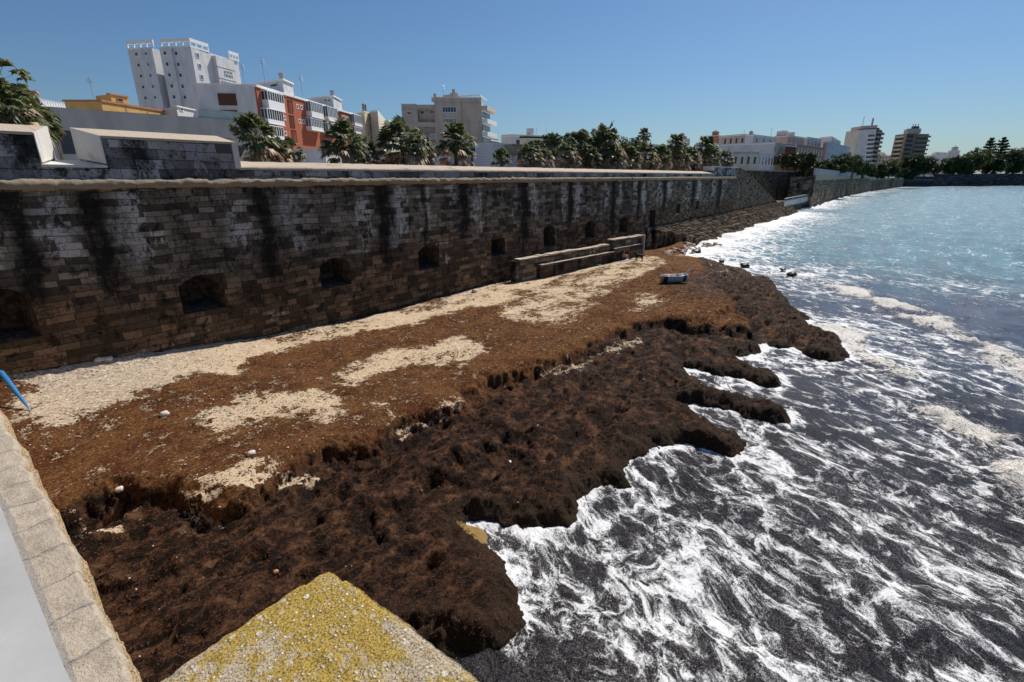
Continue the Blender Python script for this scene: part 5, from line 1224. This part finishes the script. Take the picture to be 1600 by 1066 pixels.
palm(535, 222, 38, 36, 3, 'dark green palm in front of the brick block'); palm(565, 238, 40, 26, 4, 'brown dried palm beside the dark green one', 1.2)
palm(628, 222, 40, 38, 1, 'windswept tall palm in front of the cream blocks', 1.1); palm(652, 230, 42, 26, 4, 'brown dead palm half left of the beige block', 1.2)
palm(712, 222, 44, 32, 3, 'palm with a post in front of the beige block', 1.1); palm(784, 247, 44, 17, 0, 'very small palm in front of the ribbed pavilion', .3)
palm(828, 240, 48, 20, 4, 'left one of the twin leaning dry palms', 1.2); palm(850, 244, 48, 14, 2, 'right one of the twin leaning dry palms', 1.3)
palm(885, 238, 56, 19, 4, 'dry palm at the left end of the palm grove', 1.3); palm(907, 227, 60, 26, 0, 'green topped palm in the palm grove')
palm(945, 224, 62, 28, 4, 'tallest palm of the grove with a thick brown skirt', 1.35, sq=1.25); palm(946, 240, 60, 26, 2, 'low palm under the tallest one')
palm(925, 246, 58, 16, 3, 'small dark palm at the coping below the tallest palm')
palm(1006, 212, 95, 12, 3, 'slender tall palm standing clear against the sky', .9); 
palm(982, 243, 66, 19, 2, 'dry palm right of the tallest palm', 1.3); palm(1008, 240, 70, 21, 4, 'brown mid grove palm below the slender one', 1.3)
palm(1032, 243, 74, 19, 0, 'green palm in the middle of the far grove'); palm(1056, 228, 78, 19, 3, 'round dark palm under the little dome')
palm(1060, 246, 74, 18, 2, 'low brown palm in the far grove', 1.3); palm(1078, 242, 78, 16, 4, 'reddish brown palm right end of grove', 1.3)
palm(1103, 233, 76, 21, 3, 'dark green palm at the end of the coping'); palm(1110, 246, 78, 17, 0, 'lower dark palm hugging the whitewashed block')
palm(1133, 246, 86, 13, 4, 'small brown palm in front of the low white house', 1.2)

LEAFN = {}
def crown_mesh(rg, blobs, n, size, stretch=1.):
    """many leaf sized faces spread through clumps"""
    V_ = []; tot = sum(b[3]**2 for b in blobs)
    for (cx_, cy_, cz_, r_) in blobs:
        k = int(n*r_*r_/tot)
        nclump = max(6, k//28)
        dirs = np.random.default_rng(rg.randrange(1 << 30))
        c = dirs.normal(size=(nclump, 3)); c /= np.linalg.norm(c, axis=1)[:, None]; c *= (r_*(.55+.5*dirs.random(nclump)))[:, None]; c[:, 2] *= .85
        idx = dirs.integers(0, nclump, k); p = c[idx]+dirs.normal(size=(k, 3))*r_*.13+np.array([cx_, cy_, cz_])
        a = dirs.normal(size=(k, 3)); a /= np.linalg.norm(a, axis=1)[:, None]; b = np.cross(a, dirs.normal(size=(k, 3))); b /= np.linalg.norm(b, axis=1)[:, None]
        s_ = size*(.6+.8*dirs.random(k))[:, None]
        V_.append(np.stack([p-a*s_, p-b*s_*.5, p+a*s_, p+b*s_*.5], 1).reshape(-1, 3))
    return np.concatenate(V_)
def tree(px, py, dist, wpx, hpx, label, mat='leaf', n=5000, grp='trees beyond the sea walls', nm='leafy_tree', seed=0, leaf=None):
    """crown centred at px,py ; width and height in pixels"""
    dist = clear(px, dist)
    if px > 1436: dist = 612+max(0, px-1500)*.95; py += 2
    elif dist > 150: hpx *= 1.7; wpx *= 1.35; n = int(n*1.6); py += 2.5
    rg = random.Random(seed+int(px*7)); x_, y_ = atp(px, py, dist); z_ = zat(px, py, x_, y_); mp = dist/(781*math.hypot(1.053, (px-800)/F)); W = wpx*mp; Hh = hpx*mp*.92
    e_ = empty(nm, (x_, y_, 7.5), label, 'tree', grp)
    blobs = []
    nb = 9
    for k in range(nb):
        t_ = rg.uniform(-1, 1); u_ = rg.uniform(-1, 1); v_ = rg.uniform(-.8, .9)*math.sqrt(max(0, 1-t_*t_*.8))
        r_ = rg.uniform(.28, .45)*min(W, Hh*1.3)*.62
        ex, ey = SH, -CH
        blobs.append((x_+ex*t_*W*.36+CH*u_*W*.25, y_+ey*t_*W*.36+SH*u_*W*.25, z_+v_*Hh*.36, r_))
    blobs.append((x_, y_, z_, min(W, Hh)*.42))
    V_ = crown_mesh(rg, blobs, n, leaf or max(.10, W*.028))
    o = npmesh('crown', V_, np.arange(len(V_)).reshape(-1, 4), M[mat], smooth=False, parent=e_); o.matrix_parent_inverse = e_.matrix_world.inverted()
    mb = MB(); zc = max(z_-Hh*.1, 8.5); mb.tube([(x_, y_, 7.3), (x_+.1, y_, (7.5+zc)/2), (x_, y_, zc)], [W*.035, W*.028, W*.02], 7)
    for k in range(4):
        b_ = blobs[k]; mb.tube([(x_, y_, (7.5+zc)/2), ((x_+b_[0])/2, (y_+b_[1])/2, (zc+b_[2])/2), b_[:3]], [W*.02, W*.014, W*.006], 5)
    mb.build('trunk', M['bark'], e_); return e_
tree(866, 222, 72, 44, 30, 'bushy green tree left of the palm grove', 'leaf'); tree(890, 216, 76, 22, 32, 'pointed dark green tree beside the palm grove', 'leafd'); tree(838, 226, 75, 26, 16, 'low yellow green hedge tree near the pavilion roofs', 'leafy', 3000)
tree(975, 232, 68, 40, 50, 'dark broad tree behind the tallest palm', 'leafd'); tree(922, 236, 70, 44, 34, 'green tree filling the gap between grove palms', 'leaf')
tree(84, 205, 33, 22, 55, 'reddish flowering bush in the embrasure gap', 'leafred', 4000, nm='flowering_bush', grp='bushes behind the parapet'); tree(45, 205, 36, 60, 40, 'dark green shrub mass behind the left merlon', 'leafd', 6000, nm='shrub', grp='bushes behind the parapet')
tree(1232, 250, 190, 40, 14, 'dark tree before the red and green houses', 'leafd'); tree(1262, 251, 200, 40, 16, 'dark tree in front of the tan shuttered house', 'leafd'); tree(1290, 258, 220, 36, 14, 'low olive tree right of the tan house', 'leaf')
tree(1318, 252, 240, 26, 20, 'dark rounded tree below the pale blue house', 'leafd'); tree(1335, 252, 260, 22, 18, 'green tree at the foot of the white high rise', 'leaf'); tree(1350, 262, 280, 44, 14, 'olive hedge like tree along the balustrade', 'leaf')
tree(1310, 263, 230, 30, 10, 'small olive tree just above the balustrade', 'leaf'); tree(1378, 268, 320, 36, 12, 'low dark tree beyond the balustrade end', 'leafd'); tree(1392, 258, 400, 22, 18, 'brownish sparse tree under the white house', 'leafy')
tree(1424, 259, 470, 46, 24, 'very dark round tree in front of the brown tower', 'leafd', 7000)
tree(1462, 262, 500, 40, 20, 'light green tree right of the dark round tree', 'leafy', 6000); tree(1490, 256, 520, 46, 30, 'large green tree under the white dome', 'leaf', 7000); tree(1480, 266, 500, 30, 16, 'small yellow green tree at the harbour wall', 'leafy')
tree(1517, 250, 520, 46, 36, 'tall yellow green tree left of the two pines', 'leafy', 7000); tree(1505, 266, 500, 34, 16, 'low pale green tree at the harbour wall', 'leafy'); tree(1545, 256, 530, 44, 34, 'dark green tree beneath the two pines', 'leafd', 7000)
tree(1577, 252, 530, 48, 44, 'big dark tree right of the two pines', 'leafd', 8000); tree(1608, 252, 530, 44, 42, 'dark tree cut by the right edge of the photo', 'leafd', 6000); tree(1655, 252, 530, 60, 40, 'dark tree', 'leafd', 4000) if False else None
for px, py, w_, lb in ((1240, 262, 30, 'low dark bush under the dark tree before the green house'), (1272, 263, 34, 'low bush along the balustrade before the tan house'), (1299, 264, 30, 'low bush along the balustrade before the pale blue house'), (1329, 266, 34, 'wide low bush at the foot of the white high rise'), (1362, 268, 36, 'wide low bush at the end of the balustrade'), (1402, 268, 30, 'low bush left of the very dark round tree')):
    tree(px, py-3, 230+(px-1240)*1.2, w_, 9, lb, 'leaf', 3500, 'low bushes along the balustrade', 'shrub')
for k, (px, ptop, pbot) in enumerate([(1545, 217, 255), (1564, 216, 255)]):
    x_, y_ = atp(px, 235, 690+k*8); zb0 = 7.5; zt_ = zat(px, ptop, x_, y_); e_ = empty('norfolk_pine', (x_, y_, 7.5), ['left tiered pine standing above the far trees', 'right tiered pine standing above the far trees'][k], 'pine tree', 'tiered pines above the far trees')
    mb = MB(); mb.tube([(x_, y_, 7.5), (x_, y_, zt_)], [.8, .15], 6); mb.build('trunk', M['bark'], e_)
    V_ = []; rg = np.random.default_rng(k+3); hh = zt_-zat(px, pbot, x_, y_)
    for j in range(9):
        z_ = zt_-.5-hh*j/9; rr = 1.2+9.5*(j/9)**.75*(1.1 if k else .9)
        for b in range(9):
            a = rg.random()*6.28; m_ = 60; t_ = rg.random(m_); p = np.stack([x_+np.cos(a)*rr*t_, y_+np.sin(a)*rr*t_, z_+.9*t_*t_-.3+rg.normal(size=m_)*.22], -1)+rg.normal(size=(m_, 3))*.3
            d1 = rg.normal(size=(m_, 3))*.42; d2 = rg.normal(size=(m_, 3))*.28; V_.append(np.stack([p-d1, p-d2, p+d1, p+d2], 1).reshape(-1, 3))
    V_ = np.concatenate(V_); o = npmesh('crown', V_, np.arange(len(V_)).reshape(-1, 4), M['leafd'], smooth=False, parent=e_); o.matrix_parent_inverse = e_.matrix_world.inverted()
# lamp post at palm
x_, y_ = at(738, 50); e_ = empty('post', (x_, y_, 7.5), 'dark post beside the palm in front of the pavilion', 'post')
mb = MB(); mb.tube([(x_, y_, 7.5), (x_, y_, zat(738, 234, x_, y_))], .09, 8); mb.build('pole', M['black'], e_)
mb = MB(); mb.box(x_-.25, x_+.25, y_-.2, y_+.2, zat(738, 237, x_, y_), zat(738, 231, x_, y_)); mb.build('box', M['darkgrey'], e_)

# ------------------------------------------------------------------ people, dog, boat, things on the beach
def H_(x_, y_): return float(terrain(np.array([x_]), np.array([y_]))[0][0])
def skin_obj(name, verts, edges, radii, mat, parent, loc=(0, 0, 0)):
    me = bpy.data.meshes.new(name); me.from_pydata([tuple(v) for v in verts], edges, []); o = bpy.data.objects.new(name, me); link(o, parent); o.location = loc
    bpy.context.view_layer.objects.active = o
    md = o.modifiers.new('skin', 'SKIN'); 
    if not me.skin_vertices: 
        bm = bmesh.new(); bm.from_mesh(me); bm.verts.layers.skin.verify(); bm.to_mesh(me); bm.free()
    for i, r_ in enumerate(radii):
        me.skin_vertices[0].data[i].radius = (r_, r_) if not isinstance(r_, tuple) else r_
    me.skin_vertices[0].data[0].use_root = True
    s2 = o.modifiers.new('sub', 'SUBSURF'); s2.levels = 2; s2.render_levels = 2; me.materials.append(mat); return o
def person(x_, y_, z_, rz, label, seated=True, shirt=None):
    e_ = empty('person', (x_, y_, z_), label, 'person', None, rz)
    if seated:   # knees drawn up, arms resting on knees, facing +x
        J = dict(pel=(0, 0, .12), wst=(-.03, 0, .30), chs=(-.02, 0, .50), nck=(.03, 0, .63), hd0=(.05, 0, .70), hd1=(.07, 0, .80), hd2=(.07, 0, .88))
        legs = lambda s: [(.06, .1*s, .12), (.42, .13*s, .46), (.60, .12*s, .08), (.74, .13*s, .04)]
        arms = lambda s: [(-.01, .19*s, .56), (.16, .24*s, .36), (.38, .17*s, .48), (.46, .15*s, .46)]
    else:
        J = dict(pel=(0, 0, .95), wst=(0, 0, 1.12), chs=(0, 0, 1.33), nck=(0, 0, 1.48), hd0=(.01, 0, 1.55), hd1=(.02, 0, 1.65), hd2=(.02, 0, 1.74))
        legs = lambda s: [(0, .1*s, .92), (.01, .1*s, .5), (-.01, .1*s, .09), (.14, .11*s, .04)]
        arms = lambda s: [(0, .19*s, 1.42), (.05, .25*s, 1.15), (.28, .22*s, 1.1), (.36, .2*s, 1.12)]
    names = list(J); vs = [J[k] for k in names]; ed = [(i, i+1) for i in range(len(vs)-1)]; rd = [(.14, .12), (.13, .10), (.16, .11), .055, .07, .095, .075]
    for s in (-1, 1):
        b = len(vs); L_ = legs(s); vs += L_; ed += [(0, b)]+[(b+i, b+i+1) for i in range(3)]; rd += [.09, .062, .04, .035]
        b = len(vs); A_ = arms(s); vs += A_; ed += [(2, b)]+[(b+i, b+i+1) for i in range(3)]; rd += [.055, .042, .03, .03]
        hb = A_[-1]; hi = len(vs)-1
        for k in range(4):
            b = len(vs); vs += [(hb[0]+.06, hb[1]+(k-1.5)*.02, hb[2]-.005), (hb[0]+.10-.008*abs(k-1.3), hb[1]+(k-1.5)*.022, hb[2]-.03)]; ed += [(hi, b), (b, b+1)]; rd += [.009, .008]
        b = len(vs); vs += [(hb[0]+.03, hb[1]-s*.045, hb[2]-.01)]; ed += [(hi, b)]; rd += [.010]
    skin_obj('body', vs, ed, rd, M['skin'] if not shirt else M['skin'], e_)
    hd = J['hd1']; mb = MB(); mb.blob((hd[0]-.02, hd[1], hd[2]+.035), .105, 2, .08, 2, (1, .85, 1.)); mb.build('hair', M['hair'], e_, True, world=False)
    mb = MB(); mb.blob((hd[0]+.09, 0, hd[2]-.01), .018, 1, 0, 1); mb.build('nose', M['skin'], e_, True, world=False)
    pz = J['pel']; lg = legs(1)
    v2 = [(pz[0], 0, pz[2])]; e2 = []; r2 = [.155]
    for s in (-1, 1):
        l_ = legs(s); b = len(v2); v2 += [l_[0], tuple(l_[0][i]*.4+l_[1][i]*.6 for i in range(3))]; e2 += [(0, b), (b, b+1)]; r2 += [.105, .082]
    skin_obj('shorts', v2, e2, r2, M['shorts'], e_)
    if shirt: skin_obj('shirt', [J['wst'], J['chs'], (0, .2, J['chs'][2]+.07), (0, -.2, J['chs'][2]+.07)], [(0, 1), (1, 2), (1, 3)], [.15, .17, .08, .08], shirt, e_)
    return e_
px_, py_ = gp(973, 407, 1.02); person(px_, py_, H_(px_, py_)+.02, -.6, 'shirtless tanned person in dark shorts sitting on a towel by the low wall')
mb = MB(); n_ = 8
tv = [(px_-.6+1.3*i/n_, py_-.45+.9*j/3, H_(px_-.6+1.3*i/n_, py_-.45+.9*j/3)+.035) for i in range(n_+1) for j in range(4)]
mb.add(tv, [(i*4+j, (i+1)*4+j, (i+1)*4+j+1, i*4+j+1) for i in range(n_) for j in range(3)]); o = mb.build('beach_towel', M['towel']); tag(o, 'pale blue beach towel spread under the seated person', 'towel')
so = o.modifiers.new('thick', 'SOLIDIFY'); so.thickness = .02
bx_, by_ = gp(963, 407, 1.05); mb = MB(); mb.blob((bx_, by_, H_(bx_, by_)+.12), .2, 5, .3, 2, (1.2, .8, .7)); o = mb.build('beach_bag', M['shorts'], None, True); tag(o, 'small black bag lying beside the seated person', 'bag')
gx_, gy_ = gp(935, 415, 1.0); mb = MB(); mb.blob((gx_, gy_, H_(gx_, gy_)+.05), .3, 6, .4, 2, (1.4, .7, .25)); tag(mb.build('crumpled_towel', M['green_cloth'], None, True), 'crumpled green towel on the sand by the low wall', 'towel')
# dog
dx_, dy_ = gp(998, 408, 1.0); dz_ = H_(dx_, dy_)
e_ = empty('dog', (dx_, dy_, dz_), 'black dog standing at the end of the low beach wall', 'dog', None, math.radians(140))
vs = [(-.3, 0, .50), (-.1, 0, .50), (.12, 0, .49), (.3, 0, .55), (.42, 0, .70), (.52, 0, .76), (.66, 0, .72), (-.42, 0, .52), (-.60, 0, .42), (-.72, 0, .45)]
ed = [(2, 1), (1, 0), (2, 3), (3, 4), (4, 5), (5, 6), (0, 7), (7, 8), (8, 9)]; rd = [.12, .125, .16, .13, .08, .085, .04, .05, .025, .015]
for s in (-1, 1):
    b = len(vs); vs += [(.24, .09*s, .42), (.22, .09*s, .24), (.24, .09*s, .03), (.29, .09*s, .02)]; ed += [(3, b), (b, b+1), (b+1, b+2), (b+2, b+3)]; rd += [.06, .035, .028, .025]
    b = len(vs); vs += [(-.30, .09*s, .38), (-.24, .09*s, .28), (-.38, .09*s, .17), (-.34, .09*s, .03), (-.29, .09*s, .02)]; ed += [(0, b), (b, b+1), (b+1, b+2), (b+2, b+3), (b+3, b+4)]; rd += [.08, .05, .03, .027, .025]
    b = len(vs); vs += [(.47, .07*s, .84), (.45, .09*s, .79)]; ed += [(5, b), (b, b+1)]; rd += [.02, .02]
skin_obj('body', vs, ed, rd, M['dogfur'], e_)
# person on the walkway
wx0, wy0 = wp(1238, 315, 0.)[0], 0.; person(wx0, wy0, 1.76, math.radians(-100), 'person in pale yellow top standing behind the walkway railing', False, M['shirt'])

# boat
bx_, by_ = gp(1053, 446, .75); bz_ = H_(bx_, by_)-.02
ang = math.radians(-44)
bt_ = empty('wrecked_dinghy', (bx_, by_, bz_), 'small faded blue white wooden dinghy stranded on the seaweed, filled with sand', 'boat', None, ang)
secs = []; nS = 13; Lb = 2.0
for i in range(nS):
    t_ = i/(nS-1); w = .46*math.sin(min(1, .42+t_*.9)*PI*.5+0)*(1-max(0, t_-.55)**1.7*2.9); w = max(.03, w); sheer = .52+.10*(t_-.4)**2+.30*max(0, t_-.7)**1.4*2.2; keel = .0+.20*max(0, t_-.75)
    secs.append([(-Lb/2+Lb*t_, s_*w*k, keel+(sheer-keel)*zz) for s_, k, zz in ((-1, 1, 1), (-1, .93, .55), (-1, .68, .15), (0, 0, 0), (1, .68, .15), (1, .93, .55), (1, 1, 1))])
vs = [p for s_ in secs for p in s_]; k = 7
mb = MB(); mb.add(vs, [(i*k+j, (i+1)*k+j, (i+1)*k+j+1, i*k+j+1) for i in range(nS-1) for j in range(k-1)]+[tuple(range(k))])
mb.mi = [0]*len(mb.f)
for i in range(nS-1):
    for j in range(k-1):
        if i in (0, 1) or i in (9, 10): mb.mi[i*(k-1)+j] = 1
hull = mb.build('hull', [M['boat_paint'], M['black']], bt_, True, world=False); so = hull.modifiers.new('thick', 'SOLIDIFY'); so.thickness = .035
mb = MB(); mb.tube([secs[i][0] for i in range(nS)], .028, 6); mb.tube([secs[i][6] for i in range(nS)], .028, 6); mb.build('gunwale', M['trim'], bt_, world=False)
mb = MB(); mb.tube([(Lb/2-.08, 0, .4), (Lb/2+.06, 0, .85), (Lb/2+.22, 0, 1.0)], [.05, .06, .05], 8); mb.build('stem_post', M['trim'], bt_, world=False)
mb = MB()
mb.box(-.35, -.15, -.42, .42, .40, .44); mb.box(.45, .62, -.36, .36, .42, .46); mb.build('thwart', M['boat_paint'], bt_, world=False)
mb = MB(); rg = random.Random(4)
for i in range(16): mb.blob((rg.uniform(-.85, .7), rg.uniform(-.22, .22), rg.uniform(.42, .58)), rg.uniform(.07, .15), i, .4, 1, (1.3, 1, .7))
mb.build('rubble_load', M['pebble'], bt_, world=False)

# folded blue parasol leaning at far left
bx_, by_ = gp(42, 627, 2.0); ux_, uy_ = gp(-60, 560, 2.0); d_ = Vector((ux_-bx_, uy_-by_, 0)).normalized()
p0 = Vector((bx_, by_, H_(bx_, by_)+.04)); p1 = p0+d_*2.0+Vector((0, 0, .85))
ps = empty('folded_parasol', tuple(p0), 'blue folded parasol leaning with its tip on the sand at the left edge', 'parasol')
mb = MB(); mb.tube([p0, p0.lerp(p1, .05), p0.lerp(p1, .2), p0.lerp(p1, .6), p0.lerp(p1, .95)], [.012, .022, .045, .07, .08], 10); mb.build('canopy', M['blue_cloth'], ps, True)
mb = MB(); mb.tube([p0-(p1-p0)*.05, p0.lerp(p1, 1.25)], .018, 6); mb.build('pole', M['metal'], ps)
# frame of a folding chair casting shadow near the parasol
cx_, cy_ = gp(12, 628, 2.0); cz_ = H_(cx_, cy_)
# stones by the wall and on the beach
stones = [((156, 570), .14, 1.7, 'left stone of three pale round stones against the wall foot'), ((163, 568), .12, 1.7, 'middle smaller stone of three pale stones against the wall foot'), ((171, 567), .15, 1.7, 'right stone of three pale round stones against the wall foot'),
          ((256, 643), .13, 1.5, 'white angular stone alone on brown seaweed'), ((182, 747), .10, 1.2, 'grey white stone on the golden weed above the near ledge'), ((742, 456), .22, 1.0, 'white bag like stone at the wall foot in the middle'), ((430, 888), .06, .6, 'tiny orange pebble on the dark weed above the pillar'), ((394, 713), .11, 1.1, 'pale stone at the edge of the sandy ledge'), ((613, 480), .1, 1., 'small grey stone near the foot of the wall')]
for p_, r_, zz, lb in stones:
    x_, y_ = gp(*p_, zz); mb = MB(); mb.blob((x_, y_, H_(x_, y_)+r_*.35), r_, int(p_[0]), .3, 2, (1.1, .9, .7)); tag(mb.build('beach_stone', M['pebble'] if 'orange' not in lb else M['terracotta'], None, True), lb, 'stone', 'single stones on the beach')
# rubble rocks where the plinth meets the beach
rg = random.Random(12); protos = []
for i in range(46):
    px = rg.uniform(1040, 1128); py = 400-(px-1040)*.27+rg.uniform(-8, 3); x_, y_ = gp(px, py, .4); z_ = max(H_(x_, y_), -.05) if x_ < 73 else 0
    r_ = rg.uniform(.18, .5)
    if len(protos) < 6:
        mb = MB(); mb.blob((0, 0, 0), 1, i+40, .7, 2, (1.2, .9, .6)); o = mb.build('shore_rock', M['rubble'])
        protos.append(o)
    else:
        o = protos[i % 6].copy(); link(o)
    o.location = (x_, y_, z_+r_*.25); o.scale = (r_, r_, r_); o.rotation_euler = (0, 0, rg.random()*6)
    tag(o, 'pinkish rock of the rubble between the stepped footing and the surf', 'rock', 'rubble rocks at the foot of the stepped footing')
for p_, r_, lb in (((1088, 393), .6, 'green black wet rock in the foam near the rubble'), ((1164, 415), .45, 'dark rock awash just off the weedy point'), ((1128, 408), .3, 'small dark rock in the foam beside the weed'), ((1237, 429), .45, 'dark rock in the line of breaking surf'), ((1224, 421), .3, 'small dark rock just shoreward of the surf line')):
    x_, y_ = gp(*p_, .1); mb = MB(); mb.blob((x_, y_, .12), r_, int(p_[0]), .5, 2, (1.5, .9, .5)); tag(mb.build('wet_rock', M['darkrock'], None, True), lb, 'rock', 'dark rocks in the foam')

# ------------------------------------------------------------------ light, sky, camera
SUN_AZ = 2.5; SUN_EL = 49.
w = bpy.data.worlds.new('World'); S.world = w; w.use_nodes = True; nt = w.node_tree; nt.nodes.clear()
out = nt.nodes.new('ShaderNodeOutputWorld'); bg = nt.nodes.new('ShaderNodeBackground'); sky = nt.nodes.new('ShaderNodeTexSky')
sky.sky_type = 'NISHITA'; sky.sun_disc = False; sky.sun_elevation = math.radians(SUN_EL); sky.sun_rotation = math.radians(90-SUN_AZ)
sky.altitude = 0; sky.air_density = 1.1; sky.dust_density = .6; sky.ozone_density = 3.5
bg.inputs[1].default_value = .055
mul = nt.nodes.new('ShaderNodeMix'); mul.data_type = 'RGBA'; mul.blend_type = 'MULTIPLY'; mul.inputs[0].default_value = 1.; mul.inputs[7].default_value = (.76, 1.0, 1.24, 1)
nt.links.new(sky.outputs[0], mul.inputs[6]); nt.links.new(mul.outputs[2], bg.inputs[0]); nt.links.new(bg.outputs[0], out.inputs[0])
sl = bpy.data.lights.new('sun', 'SUN'); sl.energy = 4.8; sl.angle = math.radians(.5); sl.color = (1., .94, .85)
so = bpy.data.objects.new('sun', sl); COL.objects.link(so)
sd_ = Vector((math.cos(math.radians(SUN_AZ))*math.cos(math.radians(SUN_EL)), math.sin(math.radians(SUN_AZ))*math.cos(math.radians(SUN_EL)), math.sin(math.radians(SUN_EL))))
so.rotation_euler = sd_.to_track_quat('Z', 'Y').to_euler()
cam = bpy.data.cameras.new('camera'); co = bpy.data.objects.new('camera', cam); COL.objects.link(co); S.camera = co
co.location = CAM; co.rotation_euler = (PI/2-P, 0, H-PI/2); cam.sensor_width = 36; cam.lens = 36*F/1600; cam.clip_start = .05; cam.clip_end = 12000
S.view_settings.view_transform = 'Standard'; S.view_settings.look = 'None'; S.view_settings.exposure = .18; S.view_settings.gamma = 1
S.cycles.max_bounces = 5; S.cycles.use_denoising = True; S.cycles.sample_clamp_direct = 8.
